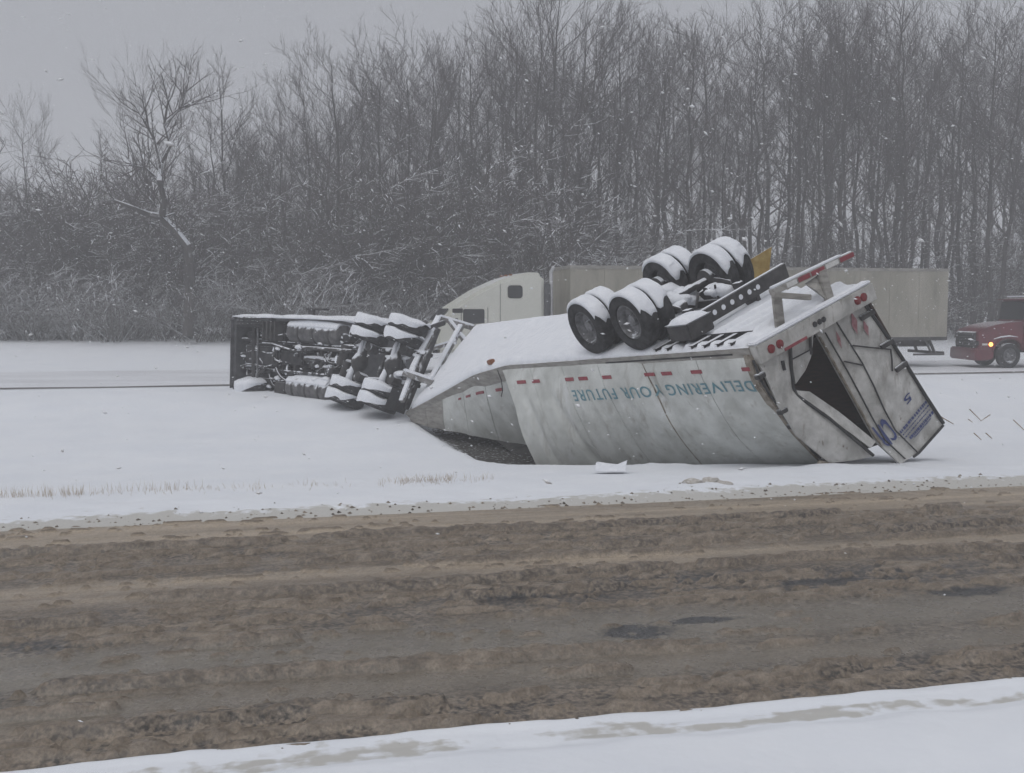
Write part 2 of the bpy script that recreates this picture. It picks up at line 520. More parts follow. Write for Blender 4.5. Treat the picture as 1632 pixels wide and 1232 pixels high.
def ground_material():
    m = mat('snow_field', (0.735, 0.76, 0.805), (0.785, 0.805, 0.84), 0.8, 0.7, bump=0.35, bscale=9, spec=0.2)
    n, l = m.node_tree.nodes, m.node_tree.links
    b = n['Principled BSDF']
    base = b.inputs['Base Color'].links[0].from_socket
    at = n.new('ShaderNodeAttribute'); at.attribute_name = 'dirt'
    no = n.new('ShaderNodeTexNoise'); no.inputs['Scale'].default_value = 7; no.inputs['Detail'].default_value = 8
    tc = n.new('ShaderNodeTexCoord'); l.new(tc.outputs['Object'], no.inputs['Vector'])
    ad = n.new('ShaderNodeMath'); ad.operation = 'ADD'
    l.new(at.outputs['Fac'], ad.inputs[0]); l.new(no.outputs['Fac'], ad.inputs[1])
    mr = n.new('ShaderNodeMapRange'); mr.inputs[1].default_value = 0.92; mr.inputs[2].default_value = 1.12
    l.new(ad.outputs[0], mr.inputs[0])
    mx = n.new('ShaderNodeMix'); mx.data_type = 'RGBA'
    l.new(mr.outputs[0], mx.inputs[0]); l.new(base, mx.inputs[6]); mx.inputs[7].default_value = (0.50, 0.49, 0.465, 1)
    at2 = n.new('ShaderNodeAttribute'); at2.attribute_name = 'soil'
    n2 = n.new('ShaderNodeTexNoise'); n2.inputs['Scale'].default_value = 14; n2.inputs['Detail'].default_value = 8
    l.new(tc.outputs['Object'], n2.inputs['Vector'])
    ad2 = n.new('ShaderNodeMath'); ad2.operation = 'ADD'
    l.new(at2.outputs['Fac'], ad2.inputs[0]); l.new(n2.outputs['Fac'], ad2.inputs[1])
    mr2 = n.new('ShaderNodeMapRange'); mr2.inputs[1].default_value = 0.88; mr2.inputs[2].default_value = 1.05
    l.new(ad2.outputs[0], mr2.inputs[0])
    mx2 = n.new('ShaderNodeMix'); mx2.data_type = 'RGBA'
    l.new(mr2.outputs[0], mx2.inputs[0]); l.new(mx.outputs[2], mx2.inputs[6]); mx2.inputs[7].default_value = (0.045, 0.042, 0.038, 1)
    l.new(mx2.outputs[2], b.inputs['Base Color'])
    return m


def band_(v, a, b, w):
    return sstep(a - w, a + w, v) * sstep(b + w, b - w, v)


dirt = (0.62 * sstep(V_FAR + 0.75, V_FAR + 0.1, W_ + edge_wave(U, 2)) * (W_ > 9) + (0.36 * band_(W_ + edge_wave(U, 1) * 0.6, V_NEAR - 0.25, V_NEAR - 0.02, 0.06) + 0.25 * sstep(V_NEAR + 0.1, V_NEAR + 0.25, W_) + 1.0 * (fbm(U * 1.6, W_ * 11.0, 4, 33) - 0.5) * sstep(V_NEAR - 0.45, V_NEAR - 0.2, W_)) * (W_ < 9)
        + 0.17 * sstep(V_FAR + 2.6, V_FAR + 0.6, W_) * (W_ > 9) + 0.12 * (W_ < 36))
dirt = np.where(W_ > 20, 0, dirt)
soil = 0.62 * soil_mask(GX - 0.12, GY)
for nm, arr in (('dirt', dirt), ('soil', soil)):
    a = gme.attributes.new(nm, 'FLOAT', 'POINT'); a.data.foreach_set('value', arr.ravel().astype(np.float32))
ground = link('snowy_ground', gme, ground_material(), kind='structure')
ground['label'] = 'snow covered verge, median and field around the highway'

# ------------------------------------------------------------------ near road, slush as relief
us = nonuni([(-60, -11, 0.5), (-11, 13, 0.034), (13, 60, 0.5)])
vvs = nonuni([(V_NEAR - 0.45, V_FAR + 0.40, 0.024)])
U, W_ = np.meshgrid(us, vvs, indexing='ij')


def band(v, a, b, w=0.18):
    return sstep(a - w, a + w, v) * sstep(b + w, b - w, v)


wob = 0.22 * (fbm(U * 0.16, W_ * 0.2, 3, 71) - 0.5) * 2
vw = W_ + wob
rough = 0.14 + 0.75 * band(vw, 9.6, 10.85, 0.3) + 0.70 * band(vw, 7.6, 8.9, 0.35) + 0.55 * band(vw, 6.70, 6.98, 0.12) + 0.75 * band(vw, 5.75, 6.35, 0.16) + 0.22 * band(vw, 11.95, 12.7)
rough = rough * (0.15 + 1.7 * fbm(U * 0.45, W_ * 1.6, 4, 72))
n1 = fbm(U * 2.8, W_ * 11.0, 4, 73)
n2 = fbm(U * 8.0, W_ * 24.0, 3, 74)
n3 = fbm(U * 0.30, W_ * 7.0, 3, 75)
mixn = 0.50 * n1 + 0.30 * n2 + 0.20 * n3
thr = 0.64 - 0.095 * np.clip(rough, 0, 1.1)
clod = sstep(thr, thr + 0.035, mixn)
rid = np.zeros_like(U)                   # slush ridges left between the wheel tracks
for k, (v_r, w_r, g_r) in enumerate(((10.85, 0.09, 0.44), (10.45, 0.06, 0.52), (9.95, 0.08, 0.46), (9.60, 0.05, 0.54), (8.95, 0.07, 0.48), (8.35, 0.05, 0.52), (7.72, 0.08, 0.48), (7.15, 0.04, 0.58), (6.85, 0.07, 0.45), (6.42, 0.05, 0.50), (6.10, 0.08, 0.44))):
    zero = np.zeros_like(U) + k * 3.7
    cen = v_r + 0.30 * (fbm(U * 0.22, zero, 3, 171 + k) - 0.5) + 0.10 * (fbm(U * 1.7, zero, 3, 191 + k) - 0.5)
    gate = sstep(g_r, g_r + 0.07, fbm(U * 0.55, zero, 4, 211 + k))
    body = np.exp(-((W_ - cen) / w_r) ** 2) * gate * (0.25 + 1.3 * fbm(U * 6.0, W_ * 12.0, 3, 231 + k))
    rid = np.maximum(rid, body)
rid = sstep(0.22, 0.62, rid)
clod = np.maximum(clod, rid)
H = 0.004 + rid * (0.018 + 0.034 * n2) + clod * (0.012 + 0.024 * n2 + 0.022 * n3 * np.clip(rough, 0, 1)) + 0.008 * n2 * (0.2 + rough) + 0.008 * n3
cover = 0.45 + 0.30 * (fbm(U * 0.45, W_ * 1.8, 4, 76) - 0.5) * 2 + 1.0 * (H - 0.012) * 6
cover -= 0.30 * band(vw, 7.8, 8.8, 0.3) * (0.35 + 1.2 * fbm(U * 1.6, W_ * 7.0, 3, 77))
cover += 0.25 * band(vw, 10.9, 12.6, 0.3)
for (px, py, ru, rv) in ((1018, 1018, 0.21, 0.14), (1112, 998, 0.30, 0.07), (1548, 952, 0.36, 0.10), (1300, 935, 0.3, 0.04)):
    p = PX(px, py, CAM_H * F_PX / (py - HOR))
    pu, pv = to_uv(p[0], p[1])
    du, dv = (U - pu) / ru, (W_ - pv) / rv
    g = np.exp(-(du * du + dv * dv) ** 1.2)
    cover -= 2.4 * g * np.clip(fbm(U * 5.0, W_ * 9.0, 4, 79) - 0.18, 0, 1) * 1.5
    H *= 1 - np.clip(g, 0, 1) * 0.9
pm = PX(45, 988, CAM_H * F_PX / (988 - HOR)); mu_, mv_ = to_uv(pm[0], pm[1])
H *= 1 - 0.8 * np.exp(-((U - mu_) / 0.75) ** 4 - ((W_ - mv_) / 0.12) ** 2)
H = H - 0.08 * sstep(V_FAR + 0.05, V_FAR + 0.40, W_) - 0.07 * sstep(V_NEAR + 0.22, V_NEAR - 0.05, W_)
tan = np.clip(band(vw, 10.95, 12.35, 0.3) * 0.85 + 0.55 * band(vw, 8.9, 9.65, 0.25) + 1.3 * (n3 - 0.56), 0, 1)
wet = np.clip(band(vw, 6.9, 7.7, 0.25) + 0.7 * band(vw, 6.3, 6.75, 0.15), 0, 1)
RX = UDIR[0] * U + VDIR[0] * W_
RY = UDIR[1] * U + VDIR[1] * W_
rme = grid_mesh('slushy_road', RX, RY, H + np.random.RandomState(8).normal(0, 0.0007, H.shape) * (0.4 + np.clip(rough, 0, 1)) * (np.abs(U) < 14), smooth=False)
for nm, arr in (('cover', cover), ('tan', tan), ('clod', clod), ('grit', np.clip(rough, 0, 1) * sstep(thr, thr - 0.05, mixn)), ('wet', wet)):
    a = rme.attributes.new(nm, 'FLOAT', 'POINT'); a.data.foreach_set('value', arr.ravel().astype(np.float32))


def road_material():
    m = bpy.data.materials.new('slush_over_asphalt')
    m.use_nodes = True
    n, l = m.node_tree.nodes, m.node_tree.links
    b = n['Principled BSDF']
    tc = n.new('ShaderNodeTexCoord')

    def attr(k):
        a = n.new('ShaderNodeAttribute'); a.attribute_name = k
        return a.outputs['Fac']

    def mixc(f, a, c):
        x = n.new('ShaderNodeMix'); x.data_type = 'RGBA'
        l.new(f, x.inputs[0])
        for i, q in ((6, a), (7, c)):
            if isinstance(q, tuple):
                x.inputs[i].default_value = (*q, 1)
            else:
                l.new(q, x.inputs[i])
        return x.outputs[2]

    def noise(sc, det):
        x = n.new('ShaderNodeTexNoise'); x.inputs['Scale'].default_value = sc; x.inputs['Detail'].default_value = det
        l.new(tc.outputs['Object'], x.inputs['Vector'])
        return x.outputs['Fac']

    def rng(f, a, c):
        x = n.new('ShaderNodeMapRange'); x.inputs[1].default_value = a; x.inputs[2].default_value = c
        l.new(f, x.inputs[0])
        return x.outputs[0]

    slush = mixc(rng(noise(3.0, 8), 0.3, 0.7), (0.155, 0.125, 0.095), (0.25, 0.206, 0.162))
    slush = mixc(attr('tan'), slush, (0.40, 0.33, 0.252))
    wetc = mixc(rng(noise(2.2, 6), 0.3, 0.7), (0.165, 0.145, 0.118), (0.225, 0.20, 0.167))
    slush = mixc(attr('wet'), slush, wetc)
    clodc = mixc(rng(noise(9.0, 6), 0.35, 0.65), (0.152, 0.122, 0.092), (0.245, 0.202, 0.158))
    slush = mixc(rng(attr('clod'), 0.15, 0.7), slush, clodc)
    gm = n.new('ShaderNodeMath'); gm.operation = 'MULTIPLY'
    l.new(attr('grit'), gm.inputs[0]); l.new(rng(noise(26, 6), 0.40, 0.62), gm.inputs[1])
    slush = mixc(gm.outputs[0], slush, (0.045, 0.04, 0.036))
    asph = mixc(rng(noise(40, 4), 0.4, 0.65), (0.028, 0.028, 0.03), (0.085, 0.082, 0.08))
    ad = n.new('ShaderNodeMath'); ad.operation = 'MULTIPLY_ADD'
    l.new(noise(22, 6), ad.inputs[0]); ad.inputs[1].default_value = 0.9; l.new(attr('cover'), ad.inputs[2])
    ff = rng(ad.outputs[0], 0.42, 0.66)
    whole = mixc(ff, asph, slush)
    hv = n.new('ShaderNodeHueSaturation')
    l.new(whole, hv.inputs['Color'])
    vr = n.new('ShaderNodeMapRange'); vr.inputs[1].default_value = 0.34; vr.inputs[2].default_value = 0.66; vr.inputs[3].default_value = 0.80; vr.inputs[4].default_value = 1.22
    l.new(noise(55, 8), vr.inputs[0]); l.new(vr.outputs[0], hv.inputs['Value'])
    l.new(hv.outputs[0], b.inputs['Base Color'])
    b.inputs['Roughness'].default_value = 0.55
    b.inputs['Specular IOR Level'].default_value = 0.5
    rr = rng(noise(5, 4), 0.3, 0.7)
    mr = n.new('ShaderNodeMapRange'); mr.inputs[3].default_value = 0.30; mr.inputs[4].default_value = 0.58
    l.new(rr, mr.inputs[0]); l.new(mr.outputs[0], b.inputs['Roughness'])
    wm = n.new('ShaderNodeMath'); wm.operation = 'MULTIPLY_ADD'
    l.new(attr('wet'), wm.inputs[0]); wm.inputs[1].default_value = -0.16; l.new(mr.outputs[0], wm.inputs[2])
    l.new(wm.outputs[0], b.inputs['Roughness'])
    bu = n.new('ShaderNodeBump'); bu.inputs['Strength'].default_value = 0.5; bu.inputs['Distance'].default_value = 0.012
    l.new(noise(45, 8), bu.inputs['Height']); l.new(bu.outputs[0], b.inputs['Normal'])
    return m


road = link('slushy_road', rme, road_material(), kind='structure')
road['label'] = 'near carriageway under churned brown slush'
# worn centre dash showing through at the left
pa, pb = PX(-60, 993, CAM_H * F_PX / (993 - HOR)), PX(150, 984, CAM_H * F_PX / (984 - HOR))
P = []
for i in range(24):
    c = lerp(pa, pb, i / 23)
    w = 0.07 * (0.75 + 0.5 * random.random()) * (1 if i < 22 else 0.5)
    P.append([c + VDIR * w + V(0, 0, 0.018), c + V(0, 0, 0.024), c - VDIR * w + V(0, 0, 0.018)])
part('lane_dash', MB().grid(P), M['paint_line'], road)

# ------------------------------------------------------------------ far road
us = nonuni([(-90, 110, 1.0)])
vvs = np.array([33.25, 33.95, 35, 36.5, 38, 39.5, 41, 42.3])
U, W_ = np.meshgrid(us, vvs, indexing='ij')
fr = link('far_road', grid_mesh('far_road', UDIR[0] * U + VDIR[0] * W_, UDIR[1] * U + VDIR[1] * W_, 0.002 + 0.0 * U), M['far_road'], kind='structure')
fr['label'] = 'far carriageway packed with snow'
u1 = np.arange(-90, 110, 0.5)
for nm, v0, wd in (('bare_shoulder_strip', 33.35, 0.62),):
    P = [[UV(u, v0 + 0.12 * (vnoise(u * 0.7, 0, 3) - 0.5), 0.010), UV(u, v0 + wd * (0.6 + 0.8 * vnoise(u * 0.4, 2, 4)), 0.010)] for u in u1]
    part(nm, MB().grid(P), M['wet_strip'], fr)

# ------------------------------------------------------------------ wheels
rng_ = random.Random(7)


def tyre_profile(r, w):
    h = w / 2
    return [(-h * 0.55, r * 0.57), (-h * 0.95, r * 0.62), (-h, r * 0.80), (-h * 0.93, r * 0.95), (-h * 0.78, r * 0.992), (-h * 0.40, r), (-h * 0.36, r * 0.988), (-h * 0.28, r * 0.988), (-h * 0.24, r),
            (h * 0.24, r), (h * 0.28, r * 0.988), (h * 0.36, r * 0.988), (h * 0.40, r), (h * 0.78, r * 0.992), (h * 0.93, r * 0.95), (h, r * 0.80), (h * 0.95, r * 0.62), (h * 0.55, r * 0.57)]


def dual_tyre(parent, c, axis, r=0.51, w=0.27, outer=True, snow='tread', span=1.1, seed=0, tilt=0.0, thick=0.06, snow_ref=None):
    c, axis = np.asarray(c, float), nrm(axis)
    t = part('tyre', MB().lathe(c, axis, tyre_profile(r, w), 40), M['tyre'], parent, smooth=True)
    if outer:
        pr = [(w * 0.40, r * 0.60), (w * 0.44, r * 0.56), (w * 0.30, r * 0.53), (-w * 0.05, r * 0.47), (-w * 0.12, r * 0.33), (-w * 0.10, r * 0.22), (w * 0.22, r * 0.19), (w * 0.26, r * 0.05), (w * 0.26, 0.001)]
    else:
        pr = [(w * 0.40, r * 0.60), (w * 0.1, r * 0.55), (0, r * 0.35), (0, 0.02)]
    mbr = MB().lathe(c, axis, pr, 28)
    part('rim', mbr, M['rim'], t, smooth=True)
    if snow == 'tread':
        up = nrm((V(0, 0, 1) if snow_ref is None else snow_ref)); y = nrm(up - axis * np.dot(up, axis)); x = np.cross(axis, y)
        P, Q = [], []
        na = 26
        for i in range(na + 1):
            a = lerp(-span, span, i / na) + tilt
            e = max(0.0, math.sin(math.pi * i / na)) ** 0.55
            row, row2 = [], []
            for j, (h, rr) in enumerate(((-0.52, 0.955), (-0.42, 1.0), (-0.2, 1.005), (0.0, 1.005), (0.2, 1.005), (0.42, 1.0), (0.53, 0.945))):
                nz = float(vnoise(i * 0.45 + seed * 7.7, j * 0.9 + seed, 9))
                th = (thick * (0.6 + 0.8 * nz) * e) * (0.6 if j in (0, 6) else 1) + 0.003
                aw = a * (1 + 0.42 * (nz - 0.5))
                d = math.cos(aw) * y + math.sin(aw) * x
                row.append(c + axis * h * w + d * (r * rr + th))
                row2.append(c + axis * h * w * 0.98 + d * (r * rr - 0.012))
            P.append(row); Q.append(row2)
        part('snow_cap', MB().slab(P, Q), M['snow_cap'], t, smooth='all')
    elif snow == 'face':
        # wheel lying flat: a dome of snow on the upper side face
        s = 1 if axis[2] > 0 else -1
        prof = [(-s * w * 0.12, r * 1.004), (s * w * 0.10, r * 1.035), (s * w * 0.40, r * 1.05), (s * (w * 0.5 + thick * 0.5), r * 1.03), (s * (w * 0.5 + thick * 0.95), r * 0.86), (s * (w * 0.5 + thick * 1.3), r * 0.5), (s * (w * 0.5 + thick * 1.4), 0.004)]
        mb = MB().lathe(c, axis, prof, 36)
        for i, p in enumerate(mb.v):
            q = np.array(p)
            d = q - c
            k = 0.07 * (vnoise(q[0] * 4 + seed, q[1] * 4, 11) - 0.5)
            if i < 108:                   # ragged lower edge, hanging lower on the windward side
                wind = float(np.dot(nrm(d), V(-0.9, -0.4, 0)))
                k += (0.12 - 0.19 * wind + 0.12 * (vnoise(q[0] * 6 + seed * 3, q[1] * 6, 12) - 0.5)) * (1.0, 0.8, 0.35)[i // 36]
                if wind < -0.1 and i < 72:
                    q = c + (q - c) * 0.97
            mb.v[i] = tuple(q + axis * s * k)
        part('snow_cap', mb, M['snow_cap'], t, smooth='all')
    return t


# ------------------------------------------------------------------ overturned trailer
L_TR = 12.2
A_, B_ = PX(1195, 557, 15.0), PX(1380, 455, 16.2)
G_ = PX(756, 519, 26.4)
near_key = [(0.0, A_), (0.30, lerp(A_, PX(800, 585, 21.4), 0.5)), (0.585, PX(808, 584, 21.2)), (0.68, PX(757, 599, 22.4)), (0.80, PX(716, 622, 23.6)), (0.90, PX(682, 641, 24.5)), (1.0, PX(648, 659, 25.3))]


def nearp(t):
    for (t0, p0), (t1, p1) in zip(near_key, near_key[1:]):
        if t <= t1:
            return lerp(p0, p1, (t - t0) / (t1 - t0))
    (t0, p0), (t1, p1) = near_key[-2], near_key[-1]
    return lerp(p0, p1, (t - t0) / (t1 - t0))


def farp(t):
    return lerp(B_, G_, t)


def nrm_t(t):
    d = 0.06
    w = farp(t) - nearp(t)
    a = (nearp(t + d) + farp(t + d)) - (nearp(t - d) + farp(t - d)) if t > d else (nearp(t + d) + farp(t + d)) - (nearp(t) + farp(t))
    n = nrm(np.cross(w, a))
    return n if n[2] > 0 else -n


def FP(t, q, h=0.0):
    return lerp(nearp(t), farp(t), q) + nrm_t(t) * h


def FS(s, q, h=0.0):
    return FP(s / L_TR, q, h)


AX_T = nrm(nearp(0.3) - nearp(0.0))      # rear -> nose
W_T = nrm(B_ - A_)                       # near side -> far side
N_T = nrm_t(0.15)

trailer = thing('overturned_trailer', 'long white semi trailer lying wheels up in the median with its side bulging', 'trailer', (1.5, 18.5, -0.3))

# floor (wood inside, steel outside)
T = np.linspace(0, 1, 41)
P = [[FP(t, q, 0.0) for q in (0.0, 0.25, 0.5, 0.75, 1.0)] for t in T]
Q = [[FP(t, q, -0.14) for q in (0.012, 0.25, 0.5, 0.75, 0.988)] for t in T]
part('floor', MB().slab(P, Q), M['lining'], trailer)

# snow lying on the upturned floor, thinner and ridged over the bare beams at the rear
P, Q = [], []
ts = np.concatenate([np.linspace(0.012, 0.22, 110), np.linspace(0.2225, 0.985, 110)])
qs = np.linspace(0.004, 0.996, 30)
for t in ts:
    rp, rq = [], []
    s = t * L_TR
    for q in qs:
        e = min(1, min(q, 1 - q) / 0.05) ** 0.5 * min(1, (t - 0.012) / 0.008 + 0.15, (0.985 - t) / 0.02 + 0.15)
        k = float(sstep(2.7, 2.0, s)) * float(sstep(0.02, 0.2, q)) * float(sstep(0.0, 0.12, s - 0.0))
        ridge = 0.5 + 0.5 * math.sin(2 * math.pi * s / 0.30)
        h = 0.13 * (1 - k) + k * (0.05 + 0.10 * ridge ** 2) + 0.05 * (float(fbm(s * 1.2, q * 3.0, 3, 21)) - 0.5)
        if 0.35 < s < 2.35 and q < 0.185:
            tooth = ((s / 0.30) % 1.0) ** 1.3
            kk = float(sstep(0.0, 0.05, q))
            h = lerp(h, 0.008 + 0.11 * tooth * float(sstep(0.19, 0.06, q)) + 0.05 * float(sstep(0.06, 0.0, q)), kk)
        rp.append(FP(t, q, 0.006 + h * e)); rq.append(FP(t, q, 0.002))
    P.append(rp); Q.append(rq)
part('snow_cover', MB().slab(P, Q), M['snow_cap'], trailer, smooth='all')

P = [[FS(0.36, 0.183, 0.0), FS(2.34, 0.183, 0.0)], [FS(0.36, 0.183, 0.125), FS(2.34, 0.183, 0.125)]]
part('shade_strip', MB().slab(P, [[p + W_T * 0.012 for p in r] for r in P]), M['rubber'], trailer)  # black plate added as the shadow band under the snow beside the rail
# floor beams bare at the rear
for i in range(7):
    s = 0.42 + 0.30 * i
    if i == 4:
        continue
    mb = MB()
    up = N_T * 0.055
    c0, c1 = FS(s, 0.02, 0.055), FS(s, 0.98, 0.055)
    mb.box((c0 + c1) / 2, (c1 - c0) / 2, AX_T * 0.006, up)
    mb.box((c0 + c1) / 2 + N_T * 0.05, (c1 - c0) / 2, AX_T * 0.045, N_T * 0.005)
    part('floor_beam', mb, M['steel'], trailer)

# long grey bottom rail on the near side (now its upper edge), and the far one
def rail(qf, sgn, t0, t1, name):
    P, Q = [], []
    for t in np.linspace(t0, t1, 40):
        n = nrm_t(t)
        w = nrm(farp(t) - nearp(t)) * sgn
        b = FP(t, qf, 0)
        tw = n
        P.append([b + tw * 0.035 - w * 0.022, b - tw * 0.10 - w * 0.030, b - tw * 0.29 - w * 0.024])
        Q.append([b + tw * 0.035 + w * 0.05, b - tw * 0.10 + w * 0.05, b - tw * 0.29 + w * 0.0])
    return part(name, MB().slab(P, Q), M['galv'], trailer)


rl = rail(0.0, 1, 0.0, 0.36, 'bottom_rail')
rail(0.0, 1, 0.3605, 1.0, 'bottom_rail')
rail(1.0, -1, 0.0, 1.0, 'bottom_rail')
P = [[FS(s, 0, -0.035) - W_T * 0.034, FS(s, 0, -0.062) - W_T * 0.036] for s in np.linspace(0.35, 3.6, 14)]
part('dark_slot', MB().grid(P), M['rubber'], rl)
P = [[FS(s, 0, -0.135) - W_T * 0.0335, FS(s, 0, -0.15) - W_T * 0.0335] for s in np.linspace(0.1, 3.6, 14)]
part('lower_groove', MB().grid(P), M['rubber'], rl)

# bulged near side wall, rear part: bezier profiles
T_E = 0.6
C_ = PX(1320, 742, 16.25)
K_ = PX(866, 775, 20.3)
C1 = PX(1220, 660, 14.8)
K1 = PX(824, 676, 20.2)


def wall(t, v, off=0.0):
    f = t / T_E
    n = nrm_t(t)
    p0 = FP(t, 0, -0.02)
    p2 = lerp(C_, K_, f)
    p1 = lerp(C1, K1, f)
    p = (1 - v) ** 2 * p0 + 2 * v * (1 - v) * p1 + v * v * p2
    d = 2 * (1 - v) * (p1 - p0) + 2 * v * (p2 - p1)
    nn = nrm(np.cross(d, AX_T))
    if nn[1] > 0:
        nn = -nn
    s = t * L_TR
    dent = 0.085 * (float(fbm(s * 0.8 + 3, v * 1.5, 4, 81)) - 0.5) * math.sin(math.pi * min(1, v * 1.05)) * 2
    sc = 2.63 - 0.9 * v
    dent -= 0.05 * math.exp(-((s - 2.63 + 0.25 * v) / 0.10) ** 2) * min(1, v * 4)
    for s_c, k_c, d_c in ((5.75, 0.9, 0.05), (3.45, -0.55, 0.04), (6.7, 0.35, 0.035), (0.95, 0.5, 0.035)):
        dent -= d_c * max(0.0, 1 - abs(s - s_c + k_c * (v - 0.3)) / 0.20) * float(sstep(0.18, 0.4, v))
    dent += 0.018 * math.exp(-((s - 4.55 + 0.3 * v) / 0.06) ** 2) * min(1, v * 4) - 0.02 * math.exp(-((s - 1.75 + 0.5 * v) / 0.09) ** 2) * sstep(0.3, 0.6, v)
    dent -= 0.03 * math.exp(-((s - 0.65) / 0.3) ** 2 - ((v - 0.3) / 0.15) ** 2)
    return p + nn * (off + dent)


seams = [0.10, 1.25, 2.63, 3.90, 5.10, 6.25, 7.32]
VV = np.linspace(0.015, 1, 30)
panels = []
for i, (s0, s1) in enumerate(zip(seams, seams[1:])):
    g = 0.006 if i else 0.0
    def s_of(k, v):
        e = s1 - 0.006
        if i == len(seams) - 2:           # torn free edge at the fold
            e += 0.16 * (float(fbm(v * 5.0, 0.3, 4, 87)) - 0.5) - 0.10 * v * v
        return lerp(s0 + g, e, k)
    KK = np.linspace(0, 1, 25)
    P = [[wall(s_of(k, v) / L_TR, v, 0.0) for v in VV] for k in KK]
    Q = [[wall(s_of(k, v) / L_TR, v, -0.03) for v in VV] for k in KK]
    panels.append(part('side_panel', MB().slab(P, Q), M['white_panel'], trailer, smooth=True))
    # post behind each seam
    if i < 5:
        w = 0.014 if i == 1 else 0.005
        P = [[wall((s1 + d) / L_TR, v, 0.002 if i == 1 else -0.006) for v in VV] for d in (-w, w)]
        part('seam_strip', MB().grid(P), M['panel_edge'] if i == 1 else M['rubber'], panels[-1])

# front part of the wall, crushed under and set back
fb = [(0.57, PX(850, 716, 22.3)), (0.70, PX(772, 698, 23.2)), (0.85, PX(705, 686, 24.3)), (1.0, PX(656, 674, 25.2))]


def fbot(t):
    for (t0, p0), (t1, p1) in zip(fb, fb[1:]):
        if t <= t1 + 1e-9:
            return lerp(p0, p1, (t - t0) / (t1 - t0))
    return fb[-1][1]


def fwall(t, v, off=0.0):
    p0, p2 = FP(t, 0.012, -0.02), fbot(t)
    n = nrm_t(t)
    out = -nrm(farp(t) - nearp(t))
    p1 = lerp(p0, p2, 0.5) + out * 0.10 - n * 0.1
    p = (1 - v) ** 2 * p0 + 2 * v * (1 - v) * p1 + v * v * p2
    s = t * L_TR
    return p + out * (off + 0.08 * (float(fbm(s * 1.4, v * 1.7, 3, 91)) - 0.5) * min(1, v * 3))


fse = [0.572, 0.66, 0.75, 0.84, 0.92, 0.995]
for t0, t1 in zip(fse, fse[1:]):
    P = [[fwall(t, v) for v in np.linspace(0.02, 1, 12)] for t in np.linspace(t0 + 0.0008, t1 - 0.0008, 6)]
    Q = [[fwall(t, v, -0.03) for v in np.linspace(0.02, 1, 12)] for t in np.linspace(t0 + 0.0008, t1 - 0.0008, 6)]
    part('side_panel', MB().slab(P, Q), M['galv'] if t0 > 0.8 else M['white_panel'], trailer, smooth=True, label='crumpled front side panel folded under')
# torn rounded corner at the fold
mb = MB()
mb.tube([PX(793, 590, 21.25), PX(799, 606, 21.1), PX(801, 622, 21.05), PX(799, 632, 21.0)], 0.011, 6)
part('torn_seam', mb, M['rubber'], trailer)

# far wall, nose and crushed roof
DV_R = PX(1502, 672, 16.9) - B_


def farb(t):
    return farp(t) + lerp(DV_R, V(0.75, 0.7, -2.0), t)


P = [[lerp(FP(t, 0.99, -0.03), farb(t), v) for v in np.linspace(0, 1, 8)] for t in np.linspace(0.004, 1, 20)]
Q = [[lerp(FP(t, 0.972, -0.03), farb(t) - W_T * 0.05, v) for v in np.linspace(0, 1, 8)] for t in np.linspace(0.004, 1, 20)]
part('far_side_wall', MB().slab(P, Q), M['lining'], trailer)
P, Q = [], []
for t in np.linspace(0.006, 0.995, 40):
    nb = wall(t, 0.985) if t < T_E else fbot(t)
    if 0.55 < t < 0.66:
        nb = lerp(wall(0.6, 0.985), fbot(0.66), (t - 0.55) / 0.11)
    row, row2 = [], []
    for q in np.linspace(0, 1, 9):
        p = lerp(nb, farb(t), q) + V(0, 0, 0.10 * (float(vnoise(t * 22, q * 5, 13)) - 0.5) * math.sin(math.pi * q))
        row.append(p); row2.append(p + V(0, 0, 0.02))
    P.append(row); Q.append(row2)
part('crushed_roof', MB().slab(P, Q), mat('crushed_roof_skin', (0.018, 0.018, 0.019), (0.07, 0.068, 0.066), 6, 0.7, bump=0.6, bscale=9, grime=(((0.55, 0.56, 0.58), 11.0, (1, 1, 1), 0.63, 0.70),)), trailer)
P = [[lerp(FP(0.998, q, -0.02), lerp(fbot(1.0), farb(1.0), q), v) for v in np.linspace(0, 1, 5)] for q in np.linspace(0.01, 0.98, 5)]
Q = [[p - AX_T * 0.04 for p in r] for r in P]
part('nose_panel', MB().slab(P, Q), M['galv'], trailer)

# red reflector dashes along the rail and the slanted front
def on_wall(s0, s1, va, vb, nm, m, thick=0.006, par=trailer):
    P = [[wall(s / L_TR, v, 0.012) for v in np.linspace(va, vb, 3)] for s in np.linspace(s0, s1, 4)]
    Q = [[wall(s / L_TR, v, 0.004) for v in np.linspace(va, vb, 3)] for s in np.linspace(s0, s1, 4)]
    part(nm, MB().slab(P, Q), m, par)


def s_at(xpx):
    lo, hi = 0.0, T_E
    for _ in range(40):
        m_ = (lo + hi) / 2
        p = wall(m_, 0.13)
        x = CX + F_PX * p[0] / (p[1] * cp + (CAM_H - p[2]) * sp)
        if x > xpx:
            lo = m_
        else:
            hi = m_
    return lo * L_TR


for x0, x1 in ((804, 817), (824, 838), (848, 860), (901, 914), (922, 936), (960, 974), (1027, 1043), (1054, 1070), (1101, 1118), (1182, 1195)):
    if x0 < 815:
        continue
    on_wall(s_at(x1), s_at(x0), 0.125, 0.155, 'reflector_strip', M['red_tape'])
for t0, t1 in ((0.612, 0.630), (0.665, 0.69), (0.715, 0.735), (0.76, 0.77)):
    P = [[fwall(t, v, 0.02) for v in (0.20, 0.235)] for t in np.linspace(t0, t1, 3)]
    Q = [[fwall(t, v, 0.008) for v in (0.20, 0.235)] for t in np.linspace(t0, t1, 3)]
    part('reflector_strip', MB().slab(P, Q), M['red_tape'], trailer)


